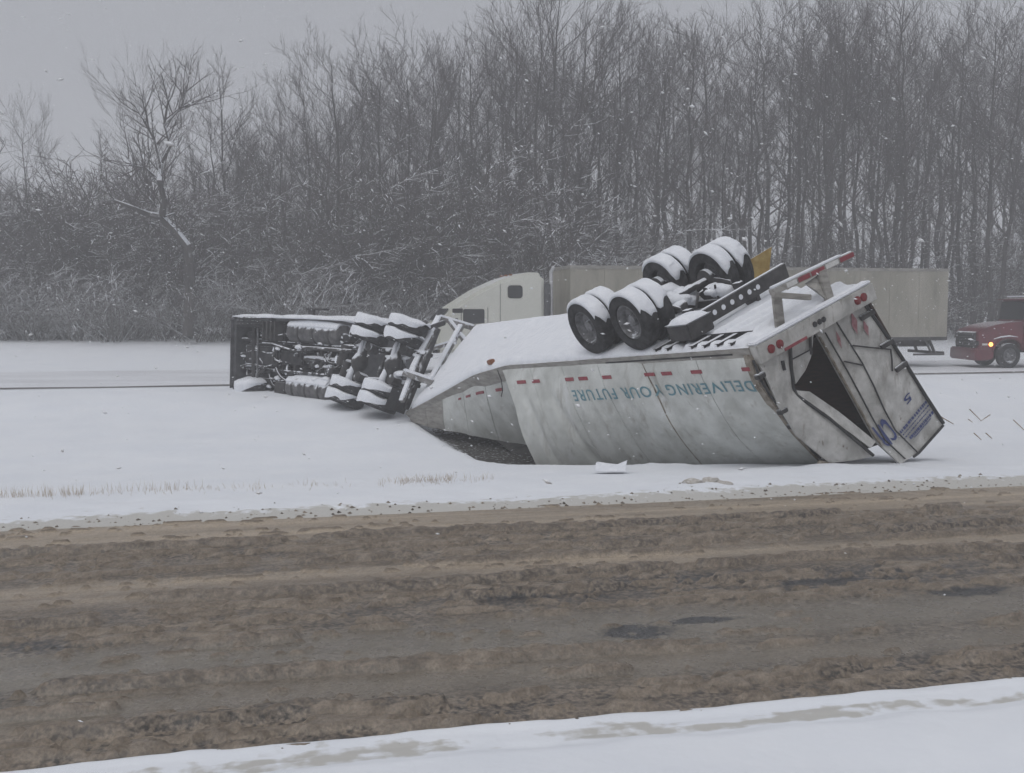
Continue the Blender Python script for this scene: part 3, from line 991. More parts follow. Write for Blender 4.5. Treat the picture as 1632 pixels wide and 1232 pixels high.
# lettering, upside down on the overturned side
def text_verts(body, spacing=1.0):
    cu = bpy.data.curves.new('lettering', 'FONT')
    cu.body = body
    cu.space_character = spacing
    cu.resolution_u = 3
    cu.offset = 0.012
    o = bpy.data.objects.new('lettering', cu)
    COL.objects.link(o)
    dg = bpy.context.evaluated_depsgraph_get()
    me = bpy.data.meshes.new_from_object(o.evaluated_get(dg))
    vs = np.array([v.co[:] for v in me.vertices]); fs = [tuple(p.vertices) for p in me.polygons]
    bpy.data.objects.remove(o); bpy.data.curves.remove(cu); bpy.data.meshes.remove(me)
    return vs, fs


vs_, fs_ = text_verts('DELIVERING YOUR FUTURE', 1.18)
x0, x1 = vs_[:, 0].min(), vs_[:, 0].max()
y0, y1 = vs_[:, 1].min(), vs_[:, 1].max()
sA, sB = s_at(1189), s_at(905)
mb = MB()
pts = []
for v in vs_:
    f = (v[0] - x0) / (x1 - x0)
    s = lerp(sA, sB, f)
    vv = 0.232 + 0.093 * (v[1] - y0) / (y1 - y0)
    pts.append(wall(s / L_TR, vv, 0.009))
mb.add(pts, fs_)


def islands(n, fs):
    par = list(range(n))
    def find(a):
        while par[a] != a:
            par[a] = par[par[a]]; a = par[a]
        return a
    for f in fs:
        for k in f[1:]:
            par[find(f[0])] = find(k)
    out = {}
    for f in fs:
        out.setdefault(find(f[0]), []).append(f)
    return list(out.values())


for grp in islands(len(pts), fs_):
    ids = sorted({i for f in grp for i in f})
    rm = {k: j for j, k in enumerate(ids)}
    mb = MB()
    mb.add([pts[k] for k in ids], [tuple(rm[k] for k in f) for f in grp])
    link('letter', mb.mesh('letter', recalc=False), M['teal_ink'], trailer)

# tandem axles: four pairs of wheels standing in the air
for ia, s in enumerate((2.60, 3.86)):
    h = 0.62
    ca, cb = FS(s, 0.0, h), FS(s, 1.0, h)
    d = nrm(cb - ca)
    ln = np.linalg.norm(cb - ca)
    mb = MB().tube([ca + d * 0.35, cb - d * 0.35], 0.065, 10)
    mb.tube([ca + d * 0.62, ca + d * 0.70], 0.20, 16); mb.tube([cb - d * 0.70, cb - d * 0.62], 0.20, 16)
    part('axle', mb, M['steel'], trailer, smooth=True)
    k = 0
    for base, dd in ((ca, d), (cb, -d)):
        for off, outer in ((0.15, True), (0.49, False)):
            dual_tyre(trailer, base + dd * off, -dd, 0.515, 0.285, outer, 'tread', 1.12, ia * 4 + k, tilt=(-0.12 if base is ca else 0.1), thick=0.034)
            k += 1
    # brake chambers and snowed-in suspension
    for q in (0.36, 0.66):
        p = FS(s - 0.25, q, 0.5)
        part('brake_chamber', MB().lathe(p, d, [(-0.12, 0.001), (-0.12, 0.085), (0, 0.10), (0.12, 0.085), (0.12, 0.001)], 16), M['steel'], trailer, smooth=True)
# slider rails, hangers, springs
for q in (0.27, 0.73):
    c0, c1 = FS(1.55, q, 0.17), FS(4.9, q, 0.17)
    mb = MB().box((c0 + c1) / 2, (c1 - c0) / 2, W_T * 0.04, N_T * 0.09)
    part('slider_rail', mb, M['steel'], trailer)
    for s in (1.9, 3.23, 4.55):
        mb = MB().box(FS(s, q, 0.36), AX_T * 0.09, W_T * 0.05, N_T * 0.15)
        part('spring_hanger', mb, M['steel'], trailer)
    mb = MB()
    for s in (2.60, 3.86):
        pts = [FS(s + x, q, 0.50 + 0.10 * (1 - (x / 0.55) ** 2)) for x in np.linspace(-0.55, 0.55, 7)]
        for k in range(3):
            mb.tube([p + N_T * 0.02 * k for p in pts], 0.028, 5)
    part('leaf_springs', mb, M['steel'], trailer, kind='stuff')
# lumpy snow over the suspension between the wheels
rr = random.Random(3)
mb = MB()
for i in range(44):
    s, q = rr.uniform(2.1, 4.5), rr.uniform(0.30, 0.74)
    c = FS(s, q, rr.uniform(0.32, 0.62))
    r = rr.uniform(0.10, 0.26)
    n0 = len(mb.v)
    mb.lathe(c, V(0, 0, 1), [(-0.35 * r, 0.001), (-0.3 * r, 0.8 * r), (0.1 * r, r), (0.45 * r, 0.7 * r), (0.62 * r, 0.3 * r), (0.66 * r, 0.001)], 9)
    for k in range(n0, len(mb.v)):
        p = np.array(mb.v[k]); mb.v[k] = tuple(p + 0.35 * r * (vnoise(p[0] * 9, p[1] * 9 + p[2] * 7, 6) - 0.5))
part('suspension_snow', mb, M['snow_cap'], trailer, smooth='all', kind='stuff')
for i in range(9):
    s, q = 2.2 + 0.28 * i, rr.uniform(0.4, 0.7)
    p0 = FS(s, q, 0.3); p1 = FS(s + rr.uniform(-0.3, 0.3), q + rr.uniform(-0.12, 0.12), rr.uniform(0.5, 0.75))
    part('air_hose', MB().tube([p0, lerp(p0, p1, 0.5) + N_T * 0.1, p1], 0.022, 6), M['steel'], trailer, smooth=True)

# perforated end beam of the slider
b0, b1 = FS(1.55, 0.12, 0.34), FS(1.55, 1.02, 0.40)
d = nrm(b1 - b0); ln = np.linalg.norm(b1 - b0)
beam = part('slider_end_beam', MB().box((b0 + b1) / 2, d * ln / 2, AX_T * 0.05, N_T * 0.13), M['steel'], trailer, bevel=0.01)
for i in range(6):
    c = b0 + d * (0.55 + 0.20 * i) - AX_T * 0.052
    part('beam_hole', MB().lathe(c, -AX_T, [(0.0, 0.045), (0.004, 0.044), (0.004, 0.001)], 12), M['snow_cap'], beam)
c0 = FS(1.62, 0.10, 0.30)
bx = part('slider_box', MB().box(c0 + W_T * 0.15, AX_T * 0.26, W_T * 0.26, N_T * 0.14), M['steel'], trailer, bevel=0.02)
P = [[c0 + W_T * (0.15 + 0.27 * b) + AX_T * 0.27 * a + N_T * (0.142 + 0.09 * (1 - a ** 4) * (1 - b ** 4)) for b in np.linspace(-1, 1, 7)] for a in np.linspace(-1, 1, 7)]
Q = [[c0 + W_T * (0.15 + 0.27 * b) + AX_T * 0.27 * a + N_T * 0.138 for b in np.linspace(-1, 1, 7)] for a in np.linspace(-1, 1, 7)]
part('snow_cap', MB().slab(P, Q), M['snow_cap'], bx, smooth='all')

# yellow mud flap at the far side
f0, f1, f2, f3 = PX(1188, 418, 18.1), PX(1230, 393, 18.35), PX(1226, 432, 18.3), PX(1192, 455, 18.0)
part('mud_flap', MB().slab([[f0, f1], [f3, f2]], [[f0 + AX_T * 0.015, f1 + AX_T * 0.015], [f3 + AX_T * 0.015, f2 + AX_T * 0.015]]), M['yellow'], trailer)

# rear underride guard
g0, g1 = PX(1229, 466, 15.55), PX(1357, 405, 16.35)
guard = part('underride_guard', MB().bar(g0, g1, 0.10, 0.10, N_T), M['galv'], trailer, bevel=0.01)
gd = nrm(g1 - g0)
gl = np.linalg.norm(g1 - g0)
gs = nrm(np.cross(gd, N_T))
gs = gs if gs[1] < 0 else -gs
for a, b, m_ in ((0.30, 0.44, 'red_tape'), (0.46, 0.62, 'red_tape'), (0.64, 0.80, 'white_tape'), (0.82, 0.995, 'red_tape'), (0.16, 0.28, 'white_tape')):
    c = lerp(g0, g1, (a + b) / 2) + gs * 0.052
    part('guard_stripe', MB().box(c, gd * gl * (b - a) / 2, N_T * 0.036, gs * 0.004), M[m_], guard)
part('snow_cap', MB().bar(g0 + N_T * 0.065 + gd * 0.02, g1 + N_T * 0.065 - gd * 0.25, 0.09, 0.03, N_T), M['snow_cap'], guard, bevel=0.012)
for x0, y0, d0, x1, y1, d1 in ((1237, 466, 15.6, 1243, 520, 15.55), (1308, 430, 16.0, 1322, 478, 15.95)):
    a, b = PX(x0, y0, d0), PX(x1, y1, d1)
    mb = MB().box((a + b) / 2, (b - a) / 2, gd * 0.085, gs * 0.035)
    part('guard_leg', mb, M['galv'], trailer, bevel=0.012)
part('broken_guard_stub', MB().bar(PX(1232, 470, 15.4), PX(1291, 474, 15.7), 0.09, 0.085, N_T), M['galv'], trailer, bevel=0.01)
a, b = PX(1283, 452, 15.9), PX(1306, 437, 16.05)
part('guard_gusset', MB().prism([a, b, PX(1318, 478, 15.9), PX(1300, 462, 15.85)], AX_T * 0.02), M['galv'], trailer)

# rear sill with lamps
OUT = -AX_T
sill = MB()
c0, c1 = FS(0.0, 0.0, -0.10), FS(0.0, 1.0, -0.10)
sill.box((c0 + c1) / 2 + OUT * 0.05, (c1 - c0) / 2, AX_T * 0.10, N_T * 0.14)
sill = part('rear_sill', sill, M['door_white'], trailer, bevel=0.012)
part('snow_cap', MB().box((c0 + c1) / 2 + OUT * 0.05 + N_T * 0.165, (c1 - c0) / 2 * 0.99, AX_T * 0.09, N_T * 0.025), M['snow_cap'], sill, bevel=0.02)
for q in (0.095, 0.165, 0.835, 0.89):
    c = FS(0.0, q, -0.10) + OUT * 0.15
    part('tail_lamp', MB().lathe(c, OUT, [(0.0, 0.068), (0.02, 0.066), (0.032, 0.05), (0.036, 0.001)], 18), M['red_lens'], sill, smooth=True)
for q in (0.46, 0.50, 0.535):
    c = FS(0.0, q, -0.10) + OUT * 0.15
    part('identification_lamp', MB().lathe(c, OUT, [(0.0, 0.045), (0.018, 0.04), (0.02, 0.001)], 12), M['rubber'], sill, smooth=True)
part('reflector_strip', MB().box(FS(0.0, 0.28, -0.215) + OUT * 0.155, W_T * 0.24, N_T * 0.022, OUT * 0.004), M['red_tape'], sill)

# near corner post, following the bulged wall
P, Q = [], []
for v in np.linspace(0.03, 1, 16):
    p = wall(0.002, v, 0.012)
    P.append([p, p + OUT * 0.0 + AX_T * 0.13 + V(0, 0, 0)])
    Q.append([p + W_T * 0.07 + OUT * 0.03, p + W_T * 0.05 + AX_T * 0.12])
part('corner_post', MB().slab(P, Q), M['panel_edge'], trailer)
pts = [wall(0.002, v, 0.02) + OUT * 0.035 + W_T * 0.03 for v in np.linspace(0.08, 0.99, 14)]
pts = [p + 0.015 * V(rr.uniform(-1, 1), rr.uniform(-1, 1), rr.uniform(-1, 1)) for p in pts]
part('post_gasket', MB().tube(pts, 0.022, 6), M['rubber'], trailer, smooth=True)
for v in (0.2, 0.5, 0.62, 0.93):
    p = wall(0.002, v, 0.03) + OUT * 0.05 + W_T * 0.05
    part('hinge', MB().box(p, OUT * 0.05, W_T * 0.075, N_T * 0.04), M['steel'], trailer, bevel=0.01)


def sheet(pts_px, name, m, thick=0.035, parent=trailer, nu=2, sm=False, label=None):
    """sheet from rows of (x, y, D) photo points, thickened away from the viewer"""
    K = np.array([[PX(*p) for p in row] for row in pts_px])
    def fine(A, n):
        out = []
        for i in range(len(A) - 1):
            for k in range(n):
                out.append(lerp(A[i], A[i + 1], k / n))
        out.append(A[-1])
        return np.array(out)
    K = fine(K, 6)
    K = np.swapaxes(fine(np.swapaxes(K, 0, 1), 6), 0, 1)
    ni, nj = K.shape[:2]
    for i in range(ni):
        for j in range(nj):
            p = K[i, j]
            K[i, j] = p + AX_T * 0.035 * (float(fbm(p[0] * 2.2 + p[2], p[2] * 2.2, 3, 61)) - 0.5)
    P = [[K[i, j] for j in range(nj)] for i in range(ni)]
    off = AX_T * thick
    return part(name, MB().slab(P, [[p + off for p in r] for r in P]), m, parent, smooth=True, label=label)


# near rear door: bent along a crease, torn from its lock side
nd = sheet([[(1209, 580, 14.98), (1236, 562, 15.2), (1259, 549, 15.40)], [(1222, 604, 15.0), (1244, 592, 15.2), (1261, 584, 15.42)], [(1240, 645, 15.1), (1254, 634, 15.3), (1265, 618, 15.5)],
            [(1270, 694, 15.35), (1300, 675, 15.5), (1322, 668, 15.6)], [(1322, 738, 15.6), (1358, 734, 15.65), (1392, 727, 15.7)]], 'rear_door', M['door_white'], label='near rear door, creased and bent inwards')
pts = [PX(*p) for p in ((1259, 545, 15.36), (1261, 584, 15.38), (1264, 617, 15.45), (1270, 630, 15.47), (1322, 667, 15.55), (1392, 726, 15.64))]
part('door_gasket', MB().tube(pts, 0.028, 6), M['rubber'], nd, smooth=True)
pts = [PX(*p) for p in ((1247, 575, 15.25), (1250, 590, 15.25))]
part('door_slot', MB().tube(pts, 0.03, 6), M['rubber'], nd)
fl = sheet([[(1266, 622, 15.55), (1290, 624, 15.75)], [(1320, 664, 15.7), (1338, 656, 15.9)], [(1388, 714, 15.8), (1396, 704, 16.0)]], 'door_flap', M['door_white'], 0.03, label='torn lower flap of the near rear door')
tp = sheet([[(1262, 546, 15.55), (1298, 523, 15.75)], [(1264, 585, 15.6), (1292, 570, 15.8)], [(1268, 612, 15.65), (1284, 590, 15.8)]], 'torn_door_piece', M['door_white'], 0.03)
part('door_gasket', MB().tube([PX(1264, 572, 15.5), PX(1294, 556, 15.7)], 0.012, 5), M['rubber'], tp)
part('hanging_latch', MB().bar(PX(1290, 520, 15.7), PX(1293, 565, 15.7), 0.05, 0.03), M['steel'], tp)

# far rear door, closed and hanging from the sill
door_rows = [[(1302, 532, 15.95), (1330, 511, 15.98), (1376, 484, 16.2)], [(1345, 610, 16.05), (1380, 590, 16.1), (1430, 560, 16.5)], [(1398, 705, 16.15), (1420, 680, 16.3), (1468, 622, 16.7)], [(1436, 740, 16.2), (1462, 722, 16.4), (1503, 676, 16.85)]]
fd = sheet(door_rows, 'rear_door', M['door_white'], 0.045, label='far rear door hanging shut with blue print')
DP = [[PX(*p) for p in row] for row in door_rows]
DNRM = nrm(np.cross(DP[0][2] - DP[0][0], DP[3][2] - DP[0][2]))
if DNRM[1] > 0:
    DNRM = -DNRM


def door_pt(a, b, off=0.0):
    """a across (0 inner edge .. 1 hinge edge), b down (0 sill .. 1 roof end)"""
    def row(r, a):
        return lerp(r[0], r[1], a * 2) if a < 0.5 else lerp(r[1], r[2], a * 2 - 1)
    k = min(int(b * 3), 2)
    return lerp(row(DP[k], a), row(DP[k + 1], a), b * 3 - k) + DNRM * off


def strip_on_door(a0, b0, a1, b1, rad, nm, m, n=8, par=None):
    part(nm, MB().tube([door_pt(lerp(a0, a1, k), lerp(b0, b1, k), 0.026) for k in np.linspace(0, 1, n)], rad, 6), m, par or fd, smooth=True)


strip_on_door(0.50, 0.0, 0.50, 0.99, 0.012, 'lock_rod', M['rubber'])
strip_on_door(0.16, 0.02, 0.16, 0.97, 0.012, 'lock_rod', M['rubber'])
strip_on_door(1.0, 0.0, 1.0, 0.99, 0.028, 'door_gasket', M['rubber'])
strip_on_door(0.0, 0.02, 0.0, 0.72, 0.020, 'door_gasket', M['panel_edge'])
strip_on_door(0.98, 1.0, 0.35, 1.0, 0.022, 'door_gasket', M['rubber'], 5)
for b in (0.06, 0.26, 0.43):
    a = door_pt(0.93, b, 0.035)
    e = nrm(door_pt(1, b) - door_pt(0.8, b))
    dn = nrm(door_pt(0.9, b + 0.05) - door_pt(0.9, b))
    part('hinge', MB().box(a, e * 0.15, dn * 0.045, DNRM * 0.022), M['steel'], fd, bevel=0.008)
for seg in (((0.52, 0.17), (0.93, 0.30)), ((0.93, 0.30), (0.80, 0.42)), ((0.20, 0.22), (0.50, 0.30))):
    (a0, b0), (a1, b1) = seg
    strip_on_door(a0, b0, a1, b1, 0.013, 'lock_handle', M['rubber'], 3)
for a, b, w, h in ((0.66, 0.07, 0.11, 0.06), (0.78, 0.12, 0.07, 0.05), (0.30, 0.10, 0.09, 0.05)):
    P = [[door_pt(a + w * i, b + h * j - 0.10 * i * w / 0.16, 0.024) for i in (0, 1)] for j in (0, 1)]
    Q = [[p - DNRM * 0.003 for p in r] for r in P]
    part('reflector_strip', MB().slab(P, Q), M['faded_red'], fd)


def door_text(body, a0, a1, b0, b1, skew, nm):
    vs_, fs_ = text_verts(body)
    x0, x1, y0, y1 = vs_[:, 0].min(), vs_[:, 0].max(), vs_[:, 1].min(), vs_[:, 1].max()
    mb = MB()
    pts = []
    for v in vs_:
        fx, fy = (v[0] - x0) / (x1 - x0), (v[1] - y0) / (y1 - y0)
        a = lerp(a0, a1, fx)
        pts.append(door_pt(a, lerp(b0, b1, fy) + skew * (a - a0), 0.024))
    mb.add(pts, fs_)
    link(nm, mb.mesh(nm, recalc=False), M['blue_ink'], fd)


door_text('C', 0.47, 0.27, 0.60, 0.78, 0.06, 'letter')
door_text('R', 0.22, 0.03, 0.60, 0.78, 0.06, 'letter')
for k, (a0, a1, b) in enumerate(((0.97, 0.50, 0.745), (0.97, 0.52, 0.785), (0.95, 0.50, 0.815), (0.97, 0.55, 0.845), (0.90, 0.60, 0.875))):
    hh = 0.024 if k in (0, 3) else 0.010
    mbp = MB()
    x = 0.0
    while x < 1.0:                        # rows of print too small to read
        w = rr.uniform(0.03, 0.075)
        P = [[door_pt(lerp(a0, a1, min(1, x + w * i)), b + hh * j + rr.uniform(-0.002, 0.002), 0.024) for j in (0, 1)] for i in (0, 1)]
        mbp.grid(P)
        x += w + rr.uniform(0.012, 0.03)
    part('small_print', mbp, M['blue_ink'], fd, kind='stuff')
door_text('5', 0.86, 0.76, 0.60, 0.65, 0.0, 'letter')
# dark inner wall piece across the doorway
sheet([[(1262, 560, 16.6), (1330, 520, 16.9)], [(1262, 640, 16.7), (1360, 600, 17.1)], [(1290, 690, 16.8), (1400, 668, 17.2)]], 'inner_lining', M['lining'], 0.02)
# roof-end header lying in the snow
part('roof_header', MB().bar(PX(1306, 742, 15.5), PX(1345, 752, 15.8), 0.14, 0.16), M['panel_edge'], trailer, bevel=0.02)
# small amber marker left at the fold
part('side_marker', MB().box(FP(0.635, 0.055, 0.16), AX_T * 0.085, W_T * 0.06, N_T * 0.05), M['amber'], trailer, bevel=0.015)
# landing gear folded at the nose
lg = [((700, 507, 26.4), (657, 592, 25.4), 0.075), ((735, 520, 26.2), (684, 612, 25.2), 0.065), ((700, 507, 26.4), (757, 524, 26.3), 0.06), ((728, 545, 25.9), (676, 560, 25.9), 0.045), ((690, 610, 25.0), (643, 594, 25.2), 0.07), ((716, 512, 26.3), (742, 545, 26.0), 0.05), ((660, 588, 25.4), (640, 640, 24.9), 0.06)]
for a, b, r in lg:
    a, b = PX(*a), PX(*b)
    leg = part('landing_gear_strut', MB().bar(a, b, 2 * r, 2 * r), M['snowy_steel'], trailer, bevel=0.01)
    u_ = nrm(b - a)
    if abs(u_[2]) < 0.93:
        off = V(0, 0, r + 0.012)
        part('snow_cap', MB().bar(lerp(a, b, 0.02) + off, lerp(a, b, 0.98) + off, 2.1 * r, 0.06), M['snow_cap'], leg, bevel=0.015)
part('landing_gear_foot', MB().box(PX(690, 520, 26.3), V(0.28, 0.05, 0.1), V(-0.05, 0.2, 0.0), V(-0.02, 0.0, 0.06)), M['steel'], trailer, bevel=0.02)

# ------------------------------------------------------------------ overturned tractor, lying on its right side, underside to the road
TF = nrm(V(-0.73, 0.68, 0.012))
TO = PX(627, 582, 25.9)                  # rear drive axle centre


def tl(f):
    k = float(sstep(3.6, 1.1, f))
    return nrm(V(0.03 + 0.37 * k, 0.02 + 0.10 * k, 1.0))


def tu(f):
    return nrm(np.cross(TF, tl(f)))


def TP(f, l, u):
    return TO + TF * f + tl(f) * l * 0.97 + (tu(f) if tu(f)[1] > 0 else -tu(f)) * u


def TU(f):
    return tu(f) if tu(f)[1] > 0 else -tu(f)


tractor = thing('overturned_tractor', 'semi tractor tipped on its side in the snow, dark underside and wheels showing', 'truck', (-5.4, 28.4, 0))


def tbox(f0, f1, l0, l1, u0, u1, name, m, bevel=0.01, parent=None, label=None):
    P = [[[TP(f, l, u) for u in (u0, u1)] for l in (l0, l1)] for f in (f0, f1)]
    mb = MB()
    mb.slab([[P[0][0][0], P[0][1][0]], [P[1][0][0], P[1][1][0]]], [[P[0][0][1], P[0][1][1]], [P[1][0][1], P[1][1][1]]])
    return part(name, mb, m, parent or tractor, bevel=bevel, label=label)


def tsnow(f0, f1, l, u0, u1, parent, th=0.10, name='snow_cap', nf=14):
    """soft layer of snow on an upward side (top = left of the vehicle)"""
    P, Q = [], []
    for i, f in enumerate(np.linspace(f0, f1, nf)):
        e = math.sin(math.pi * min(max(i / (nf - 1), 0.03), 0.97)) ** 0.3
        r, r2 = [], []
        for j, u in enumerate(np.linspace(u0, u1, 5)):
            ej = (0.45, 0.9, 1, 0.9, 0.45)[j]
            h = th * e * ej * (0.7 + 0.6 * float(vnoise(f * 2.3, u * 3 + l, 19)))
            r.append(TP(f, l + h, u)); r2.append(TP(f, l - 0.01, u))
        P.append(r); Q.append(r2)
    return part(name, MB().slab(P, Q), M['snow_cap'], parent, smooth='all')


# cab and sleeper, hood
cab = tbox(2.35, 5.25, -1.20, 1.16, 0.66, 3.1, 'cab', M['cab_grey'], 0.12)
tsnow(2.3, 5.3, 1.15, 0.66, 3.0, cab, 0.10)
hood = tbox(5.27, 7.15, -1.16, 1.12, 0.52, 1.75, 'hood', M['cab_grey'], 0.16)
tsnow(5.3, 7.1, 1.10, 0.5, 1.7, hood, 0.10)
tbox(7.05, 7.30, -1.18, 1.14, -0.18, 0.62, 'bumper', M['cab_grey'], 0.11)
tbox(2.45, 7.05, -1.05, 1.02, 0.56, 0.66, 'belly_pan', M['under'], 0.02)
skirt = tbox(5.27, 7.05, 1.0, 1.13, -0.10, 0.6, 'fender_skirt', M['cab_grey'], 0.05)
tsnow(5.2, 7.2, 1.12, -0.12, 0.62, skirt, 0.10)
sk2 = tbox(2.4, 5.2, 1.04, 1.14, -0.02, 0.62, 'side_fairing', M['cab_grey'], 0.04)
tsnow(2.35, 5.25, 1.12, -0.04, 0.62, sk2, 0.11)
tbox(4.6, 4.85, 1.14, 1.42, 0.9, 0.98, 'mirror_arm', M['steel'])
tbox(4.0, 4.9, 1.38, 1.44, 0.85, 1.0, 'grab_rail', M['steel'])
# frame rails, cross members
for l in (0.42, -0.42):
    fr_ = tbox(-0.85, 6.9, l - 0.045, l + 0.045, 0.10, 0.38, 'frame_rail', M['under'])
    tsnow(-0.8, 2.3, l + 0.045, 0.10, 0.36, fr_, 0.06)
for f in (-0.8, 0.65, 2.1, 3.2, 4.4, 5.0, 6.6):
    tbox(f - 0.05, f + 0.05, -0.38, 0.38, 0.14, 0.34, 'cross_member', M['steel'])
# engine, gearbox, sump
tbox(5.0, 6.7, -0.33, 0.33, 0.0, 0.56, 'engine_sump', M['under'], 0.06)
tbox(3.9, 5.0, -0.22, 0.22, 0.05, 0.5, 'gearbox', M['under'], 0.05)
# drive shaft with snow lying on it
pts = [TP(f, -0.02, 0.16) for f in np.linspace(1.45, 4.0, 6)]
ds = part('drive_shaft', MB().tube(pts, [0.06, 0.06, 0.075, 0.06, 0.06, 0.07], 10), M['steel'], tractor, smooth=True)
tsnow(1.7, 3.9, 0.04, 0.10, 0.22, ds, 0.055)
pts = [TP(f, 0.30, 0.0) for f in np.linspace(1.8, 4.2, 5)]
part('exhaust_pipe', MB().tube(pts, 0.05, 8), M['steel'], tractor, smooth=True)
for k, (f0, l0, f1, l1) in enumerate(((4.4, 0.62, 5.9, 0.55), (4.2, -0.62, 5.4, -0.72), (3.4, 0.2, 5.8, 0.34), (5.3, -0.28, 6.9, -0.36), (5.2, 0.12, 6.9, 0.05))):
    pts = [TP(lerp(f0, f1, x), lerp(l0, l1, x) + 0.05 * math.sin(7 * x + k), 0.02) for x in np.linspace(0, 1, 6)]
    pp = part('pipe_run', MB().tube(pts, 0.032, 6), M['steel'], tractor, smooth=True)
rt_ = random.Random(41)
for k in range(34):
    f0, l0 = rt_.uniform(1.7, 6.9), rt_.uniform(-0.95, 0.95)
    f1, l1 = f0 + rt_.uniform(-0.9, 0.9), l0 + rt_.uniform(-0.45, 0.45)
    f1 = min(max(f1, 1.7), 6.95)
    u0, u1 = rt_.uniform(-0.02, 0.35), rt_.uniform(-0.02, 0.35)
    pts = [TP(lerp(f0, f1, x), lerp(l0, l1, x) - 0.12 * math.sin(math.pi * x), lerp(u0, u1, x) - 0.12 * math.sin(math.pi * x)) for x in np.linspace(0, 1, 6)]
    part('hose', MB().tube(pts, rt_.uniform(0.014, 0.034), 6), M['steel'], tractor, smooth=True)
for k in range(22):
    f0, l0 = rt_.uniform(1.9, 6.8), rt_.uniform(-0.8, 0.8)
    a_, b_ = rt_.uniform(0.05, 0.22), rt_.uniform(0.03, 0.12)
    u0 = rt_.uniform(-0.02, 0.2)
    tbox(f0 - a_, f0 + a_, l0 - b_, l0 + b_, u0, u0 + 0.3, 'bracket', M['under'], 0.012)
mb = MB()
for k in range(46):
    c = TP(rt_.uniform(-0.5, 6.9), rt_.uniform(-1.0, 0.9), rt_.uniform(-0.04, 0.22))
    r = rt_.uniform(0.05, 0.15)
    n0 = len(mb.v)
    mb.lathe(c, V(0, 0, 1), [(-0.3 * r, 0.001), (-0.25 * r, 0.8 * r), (0.1 * r, r), (0.4 * r, 0.7 * r), (0.55 * r, 0.3 * r), (0.6 * r, 0.001)], 9)
    for q_ in range(n0, len(mb.v)):
        p = np.array(mb.v[q_]); d = p - c
        mb.v[q_] = tuple(c + TF * d[0] * 1.7 + V(0, d[1], d[2]) * 0.9 + 0.5 * r * (vnoise(p[0] * 9, p[1] * 9 + p[2] * 7, 6) - 0.5))
part('snow_clumps', mb, M['snow_cap'], tractor, smooth='all', kind='stuff')
# vertical steps and cooling fins near the steer axle (upper side)
for k in range(4):
    f = 5.02 + 0.20 * k
    st_ = tbox(f, f + 0.07, 0.45, 1.02, -0.10, 0.2, 'step_bracket', M['steel'], 0.01)
# fuel tanks with straps
for l, nm in ((0.74, 'upper'), (-0.86, 'lower')):
    c0, c1 = TP(2.45, l, 0.22), TP(4.55, l, 0.22)
    ax = nrm(c1 - c0); ln = np.linalg.norm(c1 - c0)
    r = 0.31
    tk = part('fuel_tank', MB().lathe(c0, ax, [(0.0, 0.001), (0.0, r * 0.8), (0.03, r * 0.95), (0.07, r), (ln - 0.07, r), (ln - 0.03, r * 0.95), (ln, r * 0.8), (ln, 0.001)], 28), M['tank'], tractor, smooth=True)
    for x in (0.35, 1.0, 1.65):
        part('tank_strap', MB().lathe(c0 + ax * x, ax, [(-0.03, r + 0.001), (-0.03, r + 0.014), (0.03, r + 0.014), (0.03, r + 0.001)], 28), M['steel'], tk, smooth=True)
    P, Q = [], []
    for i, x in enumerate(np.linspace(0.02, ln - 0.02, 24)):
        e = math.sin(math.pi * min(max(i / 23, 0.04), 0.96)) ** 0.35
        r1, r2 = [], []
        for a in np.linspace(-1.0, 1.0, 13):
            d = nrm(V(0, 0, 1)) * math.cos(a) + nrm(np.cross(ax, V(0, 0, 1))) * math.sin(a)
            th = 0.085 * e * math.cos(a * 1.45) ** 0.8 * (0.7 + 0.6 * float(vnoise(x * 1.6, a * 1.2 + l, 23))) + 0.002
            r1.append(c0 + ax * x + d * (r + th)); r2.append(c0 + ax * x + d * (r - 0.01))
        P.append(r1); Q.append(r2)
    part('snow_cap', MB().slab(P, Q), M['snow_cap'], tk, smooth='all')
# air tanks, battery box
for f, l in ((1.95, -0.25), (2.2, 0.20)):
    c0 = TP(f, l - 0.3, 0.1)
    part('air_tank', MB().tube([c0, c0 + tl(f) * 0.55], 0.13, 16), M['steel'], tractor, smooth=True)
tbox(4.6, 5.15, -1.12, -0.72, -0.02, 0.5, 'battery_box', M['steel'], 0.03)
# drive axles with differential, and wheels lying flat
for ia, f in enumerate((0.0, 1.32)):
    pts = [TP(f, l, -0.02) for l in (-0.95, -0.3, -0.2, 0, 0.2, 0.3, 0.95)]
    axl = part('drive_axle', MB().tube(pts, [0.075, 0.085, 0.17, 0.23, 0.17, 0.085, 0.075], 14), M['steel'], tractor, smooth=True)
    # snow plastered along the housing
    pts = [TP(f, l, -0.02) - TU(f) * 0.075 + V(-0.03, 0, 0.03) for l in np.linspace(-0.55, 0.62, 8)]
    part('snow_cap', MB().tube([p + V(0.02 * math.sin(5 * i), 0, 0) for i, p in enumerate(pts)], [0.10, 0.085, 0.07, 0.06, 0.055, 0.06, 0.055, 0.04], 8), M['snow_cap'], axl, smooth='all')
    k = 0
    for l, s, outer in ((1.06, 1, True), (0.72, 1, False), (-0.72, -1, False), (-1.06, -1, True)):
        dual_tyre(tractor, TP(f, l, -0.02), tl(f) * s, 0.51, 0.27, outer, 'face', seed=ia * 4 + k, thick=0.06 if l < 1 else 0.08)
        k += 1
    part('air_spring', MB().tube([TP(f - 0.3, 0.42, 0.12), TP(f - 0.3, 0.42, -0.16)], 0.13, 14), M['steel'], tractor, smooth=True)
    part('air_spring', MB().tube([TP(f - 0.3, -0.42, 0.12), TP(f - 0.3, -0.42, -0.16)], 0.13, 14), M['steel'], tractor, smooth=True)
